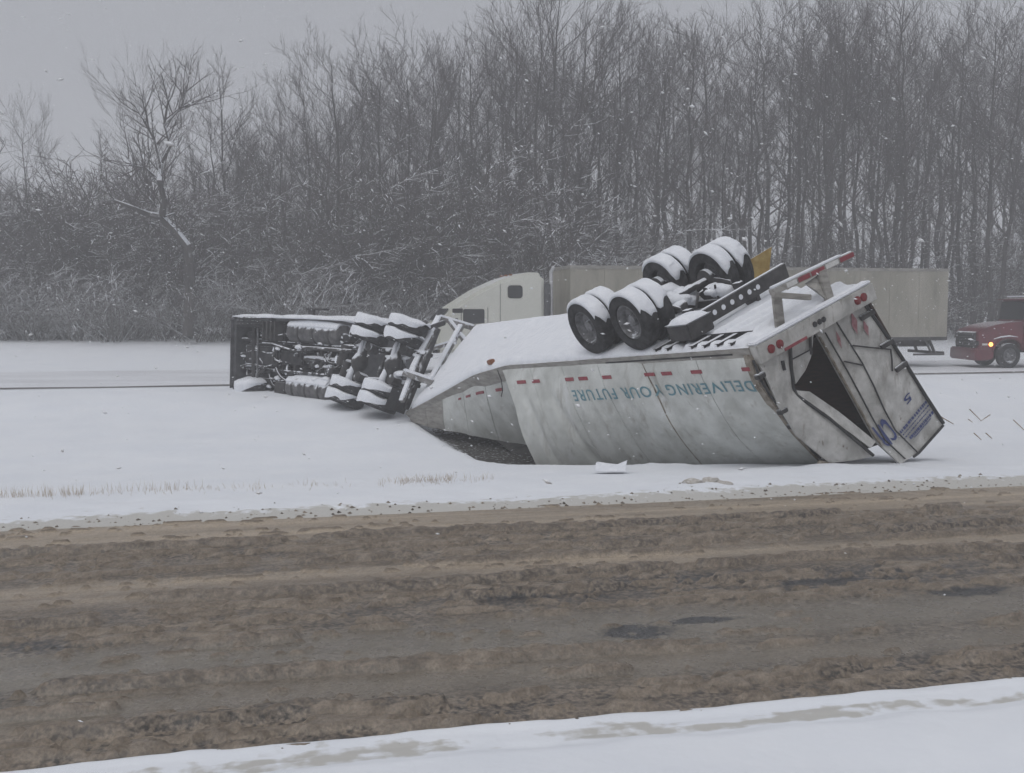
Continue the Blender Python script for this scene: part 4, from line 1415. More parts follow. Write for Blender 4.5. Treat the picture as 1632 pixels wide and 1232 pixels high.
# steer axle, tie rod, steer wheels
pts = [TP(6.25, l, 0.02) for l in (-0.9, -0.5, 0, 0.5, 0.9)]
part('steer_axle', MB().tube(pts, [0.05, 0.065, 0.07, 0.065, 0.05], 8), M['steel'], tractor, smooth=True)
pts = [TP(5.98, l, -0.03) for l in (-0.8, 0, 0.8)]
part('tie_rod', MB().tube(pts, 0.03, 8), M['rim'], tractor, smooth=True)
for l in (-0.45, 0.45):
    pts = [TP(5.5 + x, l, 0.12 + 0.1 * math.cos((x - 0.75) * 2.0)) for x in np.linspace(0, 1.5, 7)]
    part('leaf_spring', MB().tube(pts, 0.045, 6), M['steel'], tractor, smooth=True)
dual_tyre(tractor, TP(6.2, 0.98, 0.0), tl(6.2), 0.51, 0.28, True, None, seed=21)
dual_tyre(tractor, TP(6.15, -1.0, -0.06), tl(6.2), 0.51, 0.28, False, 'face', seed=22, thick=0.12)
# fifth wheel and mud flap bars at the frame end
part('fifth_wheel', MB().lathe(TP(0.66, 0, 0.55), TU(0.6), [(-0.06, 0.001), (-0.06, 0.48), (0.02, 0.50), (0.02, 0.001)], 24), M['steel'], tractor, smooth=True)
tbox(-0.95, -0.87, -1.1, 1.1, 0.10, 0.22, 'rear_light_bar', M['steel'])
for l in (-0.95,):
    tbox(-0.86, -0.84, l - 0.28, l + 0.28, -0.45, 0.2, 'mud_flap', M['rubber'], 0)


# ------------------------------------------------------------------ helper frame for the upright trucks on the far road (facing left)
def road_frame(u0, v0):
    """returns f(l, s, z): l metres forward (to the left), s metres toward the viewer, z up"""
    base = UV(u0, v0, 0.02)
    return lambda l, s, z: base - UDIR * l - VDIR * s + V(0, 0, z)


def truck_wheel(parent, fr, l, s, r=0.51, w=0.29, side=1):
    c = fr(l, s, r)
    return dual_tyre(parent, c, -VDIR * side, r, w, True, None)


def profile_body(fr, prof, s0, s1, name, m, parent, bevel=0.06, label=None):
    a = [fr(l, s0, z) for l, z in prof]
    off = fr(0, s1, 0) - fr(0, s0, 0)
    return part(name, MB().prism(a, off), m, parent, smooth=True, bevel=bevel, label=label)


def rrect(fr, l0, l1, z0, z1, s, rad, off, name, m, parent, n=5):
    """rounded rectangle plate on the viewer's side"""
    pts = []
    for cx, cz, a0 in ((l1 - rad, z1 - rad, 0), (l0 + rad, z1 - rad, 90), (l0 + rad, z0 + rad, 180), (l1 - rad, z0 + rad, 270)):
        for k in range(n):
            a = R(a0 + 90 * k / (n - 1))
            pts.append(fr(cx + rad * math.cos(a), s, cz + rad * math.sin(a)))
    return part(name, MB().prism(pts, -VDIR * off), m, parent)


# beige trailer
u_r, v_c = to_uv(*PX(1511, 480, 42.6)[:2])
v_c += 1.3
bt = thing('beige_trailer', 'plain beige box trailer standing on the far road behind the wreck', 'trailer', UV(u_r - 8, v_c, 0.02))
fr_b = road_frame(u_r, v_c)
LB = 16.1
for k in range(12):                      # wall panels on the viewer's side
    a, b = LB * k / 12 + 0.005, LB * (k + 1) / 12 - 0.005
    P = [fr_b(a, 1.29, 1.2), fr_b(b, 1.29, 1.2), fr_b(b, 1.29, 3.93), fr_b(a, 1.29, 3.93)]
    part('wall_panel', MB().prism(P, VDIR * 0.04), M['beige'], bt)
part('cargo_box', MB().prism([fr_b(0.02, 1.24, 1.17), fr_b(LB - 0.02, 1.24, 1.17), fr_b(LB - 0.02, 1.24, 3.95), fr_b(0.02, 1.24, 3.95)], VDIR * 2.5), M['beige'], bt)
part('top_rail', MB().prism([fr_b(0, 1.315, 3.88), fr_b(LB, 1.315, 3.88), fr_b(LB, 1.315, 4.0), fr_b(0, 1.315, 4.0)], VDIR * 2.62), M['galv'], bt)
part('bottom_rail', MB().prism([fr_b(0, 1.315, 1.08), fr_b(LB, 1.315, 1.08), fr_b(LB, 1.315, 1.22), fr_b(0, 1.315, 1.22)], VDIR * 2.62), M['steel'], bt)
part('slider_frame', MB().prism([fr_b(0.3, 0.6, 0.8), fr_b(4.6, 0.6, 0.8), fr_b(4.6, 0.6, 1.07), fr_b(0.3, 0.6, 1.07)], VDIR * 1.2), M['under'], bt)
part('underride_guard', MB().bar(fr_b(0.08, 1.2, 0.55), fr_b(0.08, -1.2, 0.55), 0.1, 0.12), M['steel'], bt)
for s in (0.6, -0.6):
    part('guard_leg', MB().bar(fr_b(0.1, s, 0.6), fr_b(0.35, s, 1.1), 0.1, 0.08, UDIR), M['steel'], bt)
sg = part('side_bar', MB().bar(fr_b(0.05, 1.2, 0.50), fr_b(1.45, 1.2, 0.50), 0.08, 0.08), M['steel'], bt)
for l in (0.45, 0.62):
    part('side_bar_leg', MB().bar(fr_b(l, 1.2, 0.52), fr_b(l + 0.25, 1.1, 1.08), 0.06, 0.06, UDIR), M['steel'], bt)
for l in (3.1, 4.35):
    for s, sd_ in ((1.12, 1), (-1.12, -1)):
        truck_wheel(bt, fr_b, l, s, side=sd_)
for s in (0.7, -0.7):
    part('landing_leg', MB().bar(fr_b(12.9, s, 0.25), fr_b(12.9, s, 1.1), 0.12, 0.12, UDIR), M['steel'], bt)

# white sleeper tractor coupled to it
wt = thing('white_sleeper_truck', 'cream white sleeper cab truck with sloped roof and small side window', 'truck', UV(u_r - LB - 3, v_c, 0.02))
fr_w = lambda l, s, z: fr_b(LB + 0.72 + l, s, z)
prof = [(0.25, 0.95), (0.25, 3.45), (0.32, 3.62), (0.50, 3.72), (0.85, 3.73), (1.25, 3.66), (1.9, 3.45), (2.7, 3.08), (3.35, 2.68), (3.75, 2.42), (4.25, 1.90), (4.32, 1.75), (4.32, 0.75), (2.4, 0.75)]
body = profile_body(fr_w, prof, 1.2, -1.2, 'cab', M['white_cab'], wt, 0.13)
rrect(fr_w, 1.10, 1.67, 2.76, 3.24, 1.205, 0.12, 0.012, 'window_seal', M['rubber'], body)
rrect(fr_w, 1.14, 1.63, 2.80, 3.20, 1.215, 0.10, 0.012, 'side_window', M['glass'], body)
rrect(fr_w, 2.55, 3.35, 1.75, 2.36, 1.205, 0.06, 0.012, 'door_window', M['glass'], body)
rrect(fr_w, 3.36, 3.75, 2.22, 2.38, 1.205, 0.03, 0.012, 'visor_edge', M['rubber'], body)
for l in (2.42, 3.42):
    part('door_seam', MB().bar(fr_w(l, 1.203, 0.85), fr_w(l, 1.203, 2.42), 0.008, 0.02, UDIR), M['rubber'], body)
part('windshield', MB().prism([fr_w(3.86, 1.0, 2.36), fr_w(4.28, 1.0, 1.92), fr_w(4.30, 1.0, 1.94), fr_w(3.88, 1.0, 2.38)], VDIR * 2.0), M['glass'], body)
hp = [(4.34, 0.75), (4.34, 1.78), (5.2, 1.72), (5.9, 1.55), (6.15, 1.3), (6.2, 0.75)]
profile_body(fr_w, hp, 1.1, -1.1, 'hood', M['white_cab'], wt, 0.12)
profile_body(fr_w, [(6.05, 0.35), (6.05, 0.74), (6.4, 0.74), (6.45, 0.35)], 1.18, -1.18, 'bumper', M['white_cab'], wt, 0.04)
profile_body(fr_w, [(-1.9, 0.72), (-1.9, 1.0), (6.0, 1.0), (6.0, 0.72)], 0.43, -0.43, 'chassis', M['under'], wt, 0.01)
for l in (5.35,):
    for s in (1.05, -1.05):
        truck_wheel(wt, fr_w, l, s, side=1 if s > 0 else -1)
for l in (-0.2, -1.5):
    for s in (1.05, -1.05):
        truck_wheel(wt, fr_w, l, s, side=1 if s > 0 else -1)
mr_ = part('mirror_arm', MB().bar(fr_w(3.55, 1.18, 2.0), fr_w(3.75, 1.5, 2.0), 0.04, 0.04), M['rubber'], wt)
part('mirror', MB().box(fr_w(3.78, 1.52, 1.95), UDIR * 0.05, VDIR * 0.12, V(0, 0, 0.28)), M['white_cab'], wt, bevel=0.02)
part('door_handle', MB().box(fr_w(2.56, 1.21, 1.55), UDIR * 0.08, VDIR * 0.012, V(0, 0, 0.025)), M['rubber'], wt)
for k in range(3):
    part('roof_lamp', MB().box(fr_w(1.45 + 0.02 * k, 0.7 - 0.7 * k, 3.64), UDIR * 0.06, VDIR * 0.05, V(0, 0, 0.03)), M['amber'], wt, bevel=0.01)
part('body_seam', MB().bar(fr_w(1.95, 1.203, 0.9), fr_w(1.95, 1.203, 3.3), 0.008, 0.015, UDIR), M['rubber'], wt)
stack = MB().tube([fr_w(-0.05, 1.0, 0.9), fr_w(-0.05, 1.0, 3.75), fr_w(-0.16, 1.0, 3.95)], 0.075, 12)
part('exhaust_stack', stack, M['chrome'], wt, smooth=True)
profile_body(fr_w, [(0.02, 1.0), (0.02, 3.3), (0.24, 3.3), (0.24, 1.0)], 1.18, 1.10, 'cab_fairing', M['cab_grey'], wt, 0.02)
part('fuel_tank', MB().tube([fr_w(1.0, 0.95, 0.62), fr_w(2.4, 0.95, 0.62)], 0.30, 20), M['chrome'], wt, smooth=True)

# dark red truck at the right edge
p = PX(1557, 560, 41.6)
RU, RV = nrm(UDIR + V(0.05, -0.20, 0)), nrm(VDIR + V(0.20, 0.05, 0))
rt = thing('red_truck', 'dark red truck with lit amber lamp at the right edge of the far road', 'truck', V(p[0] + 3.5, p[1] + 1.2, 0.0))
fr_n = lambda l, s, z: V(p[0], p[1], 0) + RU * l - RV * (s - 1.15) + V(0, 0, z + 0.004)   # l metres back from the bumper
hood_p = [(0.12, 0.72), (0.10, 1.42), (0.2, 1.53), (0.8, 1.74), (1.4, 1.84), (1.95, 1.87), (1.95, 0.72), (1.90, 0.72), (1.80, 0.98), (1.62, 1.12), (1.34, 1.17), (1.06, 1.10), (0.88, 0.95), (0.78, 0.72)]
hood2 = profile_body(fr_n, hood_p, 1.0, -1.0, 'hood', M['red_paint'], rt, 0.07)
# fender arch standing out
pts = [fr_n(1.34 + 0.62 * math.cos(a), 1.06, 0.58 + 0.64 * math.sin(a)) for a in np.linspace(0.15, math.pi - 0.05, 14)]
P = [[q, q - RV * 0.0 + (RV * 0.22)] for q in pts]
Q = [[q + V(0, 0, 0.05), q + RV * 0.22 + V(0, 0, 0.05)] for q in pts]
part('fender', MB().slab(P, Q), M['red_paint'], rt, smooth=True)
part('fender_snow', MB().tube([fr_n(l, 1.05, z) for l, z in ((0.72, 1.17), (1.0, 1.25), (1.36, 1.29), (1.7, 1.25))], [0.015, 0.03, 0.035, 0.01], 6), M['snow_cap'], rt, smooth='all')
profile_body(fr_n, [(-0.06, 0.30), (-0.08, 0.45), (-0.06, 0.80), (0.4, 0.80), (0.70, 0.68), (0.70, 0.36), (0.4, 0.30)], 1.15, -1.15, 'bumper', M['red_paint'], rt, 0.05)
profile_body(fr_n, [(0.02, 0.80), (0.02, 1.42), (0.14, 1.46), (0.14, 0.80)], 0.82, -0.82, 'grille', M['under'], rt, 0.02)
for k in range(5):
    part('grille_bar', MB().bar(fr_n(0.005, 0.80, 0.90 + 0.11 * k), fr_n(0.005, -0.80, 0.90 + 0.11 * k), 0.02, 0.02), M['steel'], rt)
for s in (0.86, -0.86):
    c = fr_n(0.14, s, 1.0)
    part('headlight', MB().box(c, RU * 0.06, RV * 0.14, V(0, 0, 0.11)), M['glass'], rt, bevel=0.03)
part('turn_lamp', MB().lathe(fr_n(0.62, 1.02, 0.95), -RV, [(0.0, 0.085), (0.03, 0.075), (0.05, 0.001)], 14), M['lit_amber'], rt, smooth=True, label='lit amber turn lamp')
part('side_reflector', MB().box(fr_n(0.38, 1.01, 0.95), RU * 0.11, RV * 0.012, V(0, 0, 0.04)), M['white_tape'], rt, bevel=0.006)
part('cab_lamp', MB().lathe(fr_n(2.22, 1.13, 1.74), -RV, [(0.0, 0.06), (0.03, 0.05), (0.04, 0.001)], 12), M['lit_red'], rt, smooth=True, label='lit red marker lamp')
profile_body(fr_n, [(1.93, 0.72), (1.93, 1.88), (2.04, 2.72), (2.2, 2.82), (4.0, 2.86), (4.7, 2.86), (4.7, 0.72)], 1.12, -1.12, 'cab', M['red_paint'], rt, 0.07)
rrect(fr_n, 2.15, 3.1, 1.98, 2.62, 1.13, 0.08, 0.014, 'door_window', M['glass'], rt)
part('windshield', MB().prism([fr_n(1.925, 1.0, 1.95), fr_n(2.03, 1.0, 2.66), fr_n(2.01, 1.0, 2.67), fr_n(1.905, 1.0, 1.95)], RV * 2.0), M['glass'], rt)
part('sun_visor', MB().box(fr_n(1.98, 0, 2.76), RU * 0.16, RV * 1.0, V(0, 0, 0.02)), M['red_paint'], rt)
part('roof_snow', MB().box(fr_n(3.4, 0, 2.89), RU * 1.2, RV * 1.0, V(0, 0, 0.03)), M['snow_cap'], rt, bevel=0.02)
profile_body(fr_n, [(0.6, 0.6), (0.6, 0.85), (8.0, 0.85), (8.0, 0.6)], 0.43, -0.43, 'chassis', M['under'], rt, 0.01)
for l in (1.34, 6.2, 7.45):
    for s in (0.98, -0.98):
        truck_wheel(rt, fr_n, l, s, 0.50, 0.30, side=1 if s > 0 else -1)

# ------------------------------------------------------------------ bare trees
class TB:
    """tapered tubes collected fast"""
    def __init__(s):
        s.v, s.f = [], []

    def tube(s, pts, rads, n=4):
        o = len(s.v)
        d = pts[-1] - pts[0]
        ref = (0, 0, 1) if abs(d[2]) < 0.8 * np.linalg.norm(d) else (1, 0, 0)
        x = nrm(np.cross(d, ref)); y = np.cross(nrm(d), x)
        cs = [(math.cos(2 * math.pi * k / n), math.sin(2 * math.pi * k / n)) for k in range(n)]
        m = len(pts)
        for p, r in zip(pts, rads):
            if r <= 0:
                s.v.append(tuple(p))
            else:
                for c, q in cs:
                    s.v.append(tuple(p + r * (c * x + q * y)))
        for i in range(m - 1):
            a = o + i * n
            if rads[i + 1] <= 0:
                s.f += [(a + k, a + (k + 1) % n, a + n) for k in range(n)]
            else:
                s.f += [(a + k, a + (k + 1) % n, a + n + (k + 1) % n, a + n + k) for k in range(n)]


def rand_perp(d, rg):
    r = V(rg.gauss(0, 1), rg.gauss(0, 1), rg.gauss(0, 1))
    return nrm(r - d * np.dot(r, d))


def grow(tb, p, d, length, rad, level, rg, up=0.25, twigs=6, wig=0.16):
    """one limb with its side shoots; level 0 = finest"""
    n = 2 if level == 0 else (3 if level == 1 else 4)
    pts, rads = [p], [rad]
    dd = d.copy()
    for i in range(n):
        dd = nrm(dd + rand_perp(dd, rg) * wig + V(0, 0, up * 0.35))
        pts.append(pts[-1] + dd * length / n)
        rads.append(rad * (1 - 0.8 * (i + 1) / n))
    if level == 0:
        rads[-1] = 0
        tb.tube(pts, rads, 3)
        return
    tb.tube(pts, rads, 3 if level == 1 else 4)
    k = twigs + rg.randint(-1, 2)
    for i in range(k):
        t = 0.22 + 0.78 * (i + rg.random()) / k
        j = min(int(t * n), n - 1)
        q = lerp(pts[j], pts[j + 1], t * n - j)
        base = nrm(pts[j + 1] - pts[j])
        nd = nrm(base * 0.75 + rand_perp(base, rg) * rg.uniform(0.5, 0.95) + V(0, 0, up))
        grow(tb, q, nd, length * rg.uniform(0.28, 0.52) * (1.15 - 0.45 * t), max(rad * 0.5, 0.0095), level - 1, rg, up, twigs, wig)


def make_tree_meshes(seed, h, kind):
    rg = random.Random(seed)
    tr, cr = TB(), TB()
    n = 9
    pts = [V(0, 0, -0.4)]
    lean = V(rg.uniform(-0.05, 0.05), rg.uniform(-0.05, 0.05), 0)
    for i in range(1, n + 1):
        pts.append(V(0, 0, h * i / n) + lean * h * (i / n) + V(rg.uniform(-1, 1), rg.uniform(-1, 1), 0) * 0.012 * h)
    r0 = {'tall': 0.0122, 'broad': 0.0118, 'slim': 0.0096, 'column': 0.008}[kind] * h
    rads = [r0 * (1.25 if i == 0 else 1) * (1 - 0.88 * (i / n) ** 0.9) for i in range(n + 1)]
    tr.tube(pts, rads, 7)
    lo, cnt, reach, asc = {'tall': (0.36, 26, 0.24, 0.85), 'broad': (0.24, 24, 0.36, 0.6), 'slim': (0.42, 24, 0.17, 1.0), 'column': (0.10, 46, 0.17, 1.0)}[kind]
    for i in range(cnt):
        t = lo + (0.97 - lo) * (i + rg.random()) / cnt
        j = min(int(t * n), n - 1)
        q = lerp(pts[j], pts[j + 1], t * n - j)
        a = rg.uniform(0, 2 * math.pi)
        d = nrm(V(math.cos(a), math.sin(a), asc * rg.uniform(0.6, 1.4)))
        sh = math.sin(math.pi * min(1, 0.18 + 0.82 * (1 - (t - lo) / (1 - lo)))) if kind != 'column' else 1.05 - t
        ln = h * reach * (0.35 + 0.75 * sh) * rg.uniform(0.7, 1.2)
        grow(cr, q, d, ln, max(rads[j] * 0.40, 0.026), 2 if ln > 2.0 else 1, rg, 0.28, 9)
    # dead lower stubs
    for i in range(7):
        t = rg.uniform(0.12, lo)
        j = min(int(t * n), n - 1)
        a = rg.uniform(0, 2 * math.pi)
        grow(cr, lerp(pts[j], pts[j + 1], t * n - j), nrm(V(math.cos(a), math.sin(a), rg.uniform(-0.1, 0.5))), rg.uniform(0.8, 2.2), 0.025, 1, rg, 0.1, 4)
    return tr, cr


def tb_mesh(tb, name, m):
    me = bpy.data.meshes.new(name)
    me.from_pydata(tb.v, [], tb.f)
    me.materials.append(m)
    me.update()
    return me


def copy_thing(root, children, loc, rz, scale, label, cat, group, name):
    o = bpy.data.objects.new(name, None)
    COL.objects.link(o)
    o.location = tuple(loc); o.rotation_euler = (0, 0, rz); o.scale = scale
    tag(o, label, cat, group)
    for nm, me in children:
        c = bpy.data.objects.new(nm, me)
        COL.objects.link(c)
        c.parent = o
    return o


env = [(-120, 250), (0, 225), (60, 235), (110, 255), (160, 240), (215, 215), (280, 195), (330, 175), (380, 150), (440, 118), (500, 80), (560, 75), (620, 78), (690, 55), (740, 62), (800, 20), (870, -10), (930, 25), (990, 35), (1060, 55), (1110, 75), (1165, 105), (1200, 80), (1240, 20), (1300, 15), (1360, 50), (1410, -5), (1470, 5), (1520, 5), (1570, 55), (1632, 45), (1760, 40)]


def env_y(x):
    return float(np.interp(x, [e[0] for e in env], [e[1] for e in env]))


HREF = 18.0
protos = []
for i, k in enumerate(('tall', 'tall', 'slim', 'slim', 'broad', 'broad', 'tall', 'column')):
    a, b = make_tree_meshes(100 + i, HREF, k)
    protos.append((k, tb_mesh(a, 'tree_trunk', M['bark']), tb_mesh(b, 'tree_crown', M['twig'])))

rg = random.Random(11)
ZONES = ((120, 'at the far left end of the wood'), (370, 'left of the tipped tractor'), (700, 'above the tipped tractor'), (900, 'above the white cab'), (1200, 'above the upturned trailer wheels'), (1510, 'above the beige trailer'), (9999, 'above the red truck'))


def zone(x):
    return next(z for e, z in ZONES if x < e)


def plant(xpx, D, hfac, kinds, sxy=1.0, label=None, group=None, top=None):
    p = PX(xpx, HOR, D)
    z = float(ground_z(p[0], p[1]))
    ytop = env_y(xpx) if top is None else top
    if label is None and xpx < 340:
        if D > 63.5 and rg.random() < 0.5:
            return None
        hfac *= 0.82
    h = (CAM_H + (HOR - ytop) / F_PX * D * 1.0 - z) * hfac * float(np.interp(xpx, [0, 500, 900, 1200], [0.88, 0.92, 0.97, 1.0]))
    k, a, b = rg.choice([q for q in protos if q[0] in kinds])
    if label is None:
        adj = {'tall': 'tall straight', 'slim': 'slender', 'broad': 'wide-branching', 'column': 'narrow twiggy'}[k]
        row = 'in the front rows' if D < 63.5 else 'deep in the wood'
        label = 'bare %s tree %s, %s' % (adj, row, zone(xpx))
        group = '%s trees %s, %s' % (adj, row, zone(xpx))
    sc = h / HREF
    return copy_thing(None, (('trunk', a), ('crown', b)), (p[0], p[1], z - 0.05), rg.uniform(0, 6.28), (sc * sxy, sc * sxy, sc), label, 'tree', group, 'bare_tree')


N_ROW = 70
for i in range(N_ROW):                   # first rows of the wood
    x = lerp(-90, 1720, (i + rg.uniform(0.1, 0.9)) / N_ROW)
    left = x < 760
    plant(x, rg.uniform(57, 63), rg.uniform(0.72, 1.0), ('broad', 'tall') if left and rg.random() < 0.6 else ('tall', 'slim', 'slim'), rg.uniform(0.8, 1.05))
for i in range(80):                      # deeper rows
    x = lerp(-110, 1740, (i + rg.uniform(0.1, 0.9)) / 80)
    plant(x, rg.uniform(64, 82), rg.uniform(0.66, 0.98), ('tall', 'slim', 'broad'), rg.uniform(0.85, 1.1))
# trees one can single out
plant(52, 61, 1.0, ('broad',), 0.75, 'thin wide-branching tree rising alone into the sky near the left edge', None, 172)
plant(252, 62, 1.0, ('broad',), 0.7, 'bare tree rising above its neighbours behind the crooked leaning tree', None, 108)
plant(372, 61, 1.0, ('tall',), 0.9, 'bare tree standing high above the front end of the tipped tractor', None, 108)
plant(872, 60, 1.0, ('broad',), 0.8, 'tallest forked bare tree, its crown touching the top edge of the picture left of centre', None, -15)
plant(160, 63, 1.0, ('column',), 1.0, 'narrow twiggy tree with a pointed top, standing left near the low sky', None, 172)
plant(1425, 60, 1.0, ('column',), 0.8, 'narrow tall tree with fine feathery top at the right of the wood', None, -15)

# leaning snow-laden tree at the left edge of the wood
SK = [([(302, 420), (298, 392), (278, 366), (258, 346)], 0.24, 0.20), ([(258, 346), (236, 341), (212, 331), (178, 318)], 0.19, 0.06), ([(258, 346), (262, 318), (254, 288), (256, 262)], 0.17, 0.12),
      ([(256, 262), (272, 232), (262, 198), (268, 160), (258, 120)], 0.10, 0.03), ([(252, 286), (232, 268), (212, 264), (196, 240)], 0.08, 0.03), ([(256, 262), (246, 222), (228, 190), (214, 166)], 0.08, 0.02),
      ([(262, 345), (276, 340), (290, 350)], 0.06, 0.03), ([(250, 330), (240, 318), (236, 310)], 0.06, 0.02), ([(262, 200), (290, 170), (298, 140)], 0.06, 0.02), ([(302, 420), (303, 470), (300, 535)], 0.26, 0.30)]
tr, cr = TB(), TB()
rgl = random.Random(5)
for pts, r0, r1 in SK:
    P3 = [PX(x, y, 51.0 + 0.012 * (x - 258) + rgl.uniform(-0.3, 0.3)) for x, y in pts]
    m_ = len(P3)
    tr.tube(P3, [lerp(r0, r1, i / (m_ - 1)) for i in range(m_)], 7)
    if r0 < 0.2:
        for k in range(11):
            t = rgl.uniform(0.15, 1.0) * (m_ - 1)
            j = min(int(t), m_ - 2)
            q = lerp(P3[j], P3[j + 1], t - j)
            b = nrm(P3[j + 1] - P3[j])
            grow(cr, q, nrm(b * 0.6 + rand_perp(b, rgl) + V(0, 0, 0.3)), rgl.uniform(1.2, 3.0), 0.035, 2, rgl, 0.25, 4)
lt = thing('leaning_tree', 'crooked leaning tree with a thick snow-covered limb pointing left', 'tree', PX(300, 535, 51.4))
for nm, tb, m_ in (('trunk', tr, M['snowy_bark']), ('crown', cr, M['twig'])):
    me = tb_mesh(tb, nm, m_)
    link(nm, me, None, lt)

# ------------------------------------------------------------------ undergrowth at the edge of the wood
bushes = []
for i in range(6):
    rgb = random.Random(300 + i)
    tb = TB()
    for k in range(13):
        a = rgb.uniform(0, 2 * math.pi)
        b0 = V(math.cos(a), math.sin(a), 0) * rgb.uniform(0, 0.7)
        d = nrm(V(math.cos(a) * 0.45, math.sin(a) * 0.45, 1.0) + rand_perp(V(0, 0, 1), rgb) * 0.25)
        grow(tb, b0, d, rgb.uniform(2.4, 4.4), 0.03, 2, rgb, 0.05, 8, 0.26)
    bushes.append(tb_mesh(tb, 'shrub_twigs', M['brush']))


def bush(xpx, D, hm, wide, label, group, mesh=None, m_=None):
    p = PX(xpx, HOR, D)
    z = float(ground_z(p[0], p[1]))
    o = bpy.data.objects.new('bare_shrub', mesh or rg.choice(bushes))
    COL.objects.link(o)
    o.location = (p[0], p[1], z - 0.1)
    o.rotation_euler = (0, 0, rg.uniform(0, 6.28))
    sc = hm / 4.3
    o.scale = (sc * wide, sc * wide, sc)
    return tag(o, label, 'shrub', group)


for i in range(92):
    x = lerp(-70, 900, (i + rg.uniform(0, 1)) / 92)
    D = rg.uniform(54.5, 60)
    bush(x, D, rg.uniform(4.5, 10.5) * (0.5 if D < 56 else 1.0), rg.uniform(0.9, 1.35), 'leafless snow-dusted %s shrub of the thicket, %s' % ('low' if D < 56 else 'tall', zone(x)), 'edge shrubs, %s, %s' % ('low' if D < 56 else 'tall', zone(x)))
for i in range(44):
    x = lerp(860, 1720, (i + rg.uniform(0, 1)) / 44)
    bush(x, rg.uniform(60, 74), rg.uniform(3.5, 8.5), rg.uniform(0.9, 1.2), 'leafless shrub among the tree trunks, %s' % zone(x).replace('above', 'behind'), 'shrubs among the trunks, %s' % zone(x).replace('above', 'behind'))
me_w = bushes[0].copy()
me_w.materials.clear()
me_w.materials.append(mat('snow_laden_twig', (0.10, 0.09, 0.088), (0.14, 0.13, 0.125), 1.0, 0.9, snow=0.22, snow_noise=0.7, snow_scale=4.5, spec=0.1))
for i in range(30):
    x = lerp(-60, 640, (i + rg.uniform(0, 1)) / 30)
    bush(x, rg.uniform(52.5, 55), rg.uniform(1.5, 4.2), rg.uniform(0.9, 1.5), 'low pale snow-laden shrub, foot of the wood, %s' % zone(x).replace('above', 'behind'), 'low snow-laden shrubs, %s' % zone(x), me_w)
bush(850, 50.5, 4.6, 0.75, 'snow-laden pale shrub showing just above the white cab', None, me_w)
bush(60, 53, 2.2, 1.4, 'wide low snow-laden shrub nearest the field on the far left', None, me_w)

# distant wood, one mass
tb = TB()
rgf = random.Random(77)
for i in range(110):
    x = lerp(-200, 1830, (i + rgf.random()) / 110)
    D = rgf.uniform(84, 112)
    p = PX(x, HOR, D)
    z = 0.75
    h = (CAM_H + (HOR - env_y(x)) / F_PX * D - z) * rgf.uniform(0.5, 0.86)
    b = V(p[0], p[1], z)
    tb.tube([b, b + V(rgf.uniform(-0.4, 0.4), 0, h * 0.5), b + V(rgf.uniform(-0.6, 0.6), 0, h)], [0.16, 0.11, 0.02], 5)
    for k in range(15):
        t = rgf.uniform(0.3, 0.97)
        a = rgf.uniform(0, 6.28)
        grow(tb, b + V(0, 0, h * t), nrm(V(math.cos(a), math.sin(a), 1.0)), h * 0.22 * (1.25 - t), 0.05, 1, rgf, 0.25, 6)
o = link('distant_wood', tb_mesh(tb, 'distant_wood', M['twig']), None, kind='stuff')
tag(o, 'far bare wood seen as one grey mass through the falling snow', 'wood')

# ------------------------------------------------------------------ dry grass along the verge
mb = TB()
rgg = random.Random(9)
for i in range(620):
    x = rgg.choice((rgg.uniform(-30, 130), rgg.uniform(-30, 340), rgg.uniform(120, 560), rgg.uniform(600, 790), rgg.uniform(640, 720)))
    y = 785 - 0.028 * x * (1 if x < 560 else 1.15) + rgg.gauss(0, 4)
    D = CAM_H * F_PX / (y - HOR) * 0.985
    p = PX(x, y, D)
    p[2] = float(ground_z(p[0], p[1])) - 0.02
    hh = rgg.uniform(0.04, 0.19) * (0.75 if x > 340 else 1)
    tip = p + V(rgg.gauss(0, 0.03), rgg.gauss(0, 0.02), hh)
    mb.tube([p, lerp(p, tip, 0.6) + V(rgg.gauss(0, 0.006), 0, 0), tip], [0.003, 0.0024, 0], 3)
o = link('dry_grass', tb_mesh(mb, 'dry_grass', M['reed']), None, kind='stuff')
tag(o, 'thin row of dry tan grass blades poking through the verge snow', 'grass')

# broken corn-like stalks at the right
def stalk(pts, label, r=0.012):
    P3 = []
    for x, y, D, z in pts:
        q = PX(x, y, D)
        if z is not None:
            q[2] = float(ground_z(q[0], q[1])) + z
        P3.append(q)
    s = TB(); s.tube(P3, [r] * (len(P3) - 1) + [r * 0.6], 5)
    o = link('dry_stalk', tb_mesh(s, 'dry_stalk', M['stalk']), None)
    return tag(o, label, 'stalk', 'dry stalks in the snow')


for pts, lab in ((((1545, 652, 23.5, None), (1564, 671, 23.4, None)), 'broken dry stalk, left arm of the bent pair by the trailer door'),
                 (((1578, 661, 23.5, None), (1563, 671, 23.4, None)), 'short broken dry stalk, right arm of the bent pair by the trailer door'),
                 (((1543, 668, 23.2, None), (1550, 673, 23.1, None)), 'tiny dry stalk end just left of the bent pair'),
                 (((1552, 690, 20.0, None), (1564, 701, 19.9, None)), 'short reddish stalk lying in the snow below the bent pair'),
                 (((1571, 690, 20.2, None), (1581, 699, 20.1, None)), 'short pale stalk right of the reddish one'),
                 (((1615, 669, 22.5, None), (1634, 687, 22.3, None)), 'dry stalk at the right edge of the picture'),
                 (((1499, 664, 20.0, None), (1520, 676, 19.9, None)), 'thin stalk poking out beside the hinge edge of the trailer door')):
    stalk(pts, lab)

# ------------------------------------------------------------------ lumps of ploughed snow and a torn panel piece
rgn = random.Random(15)


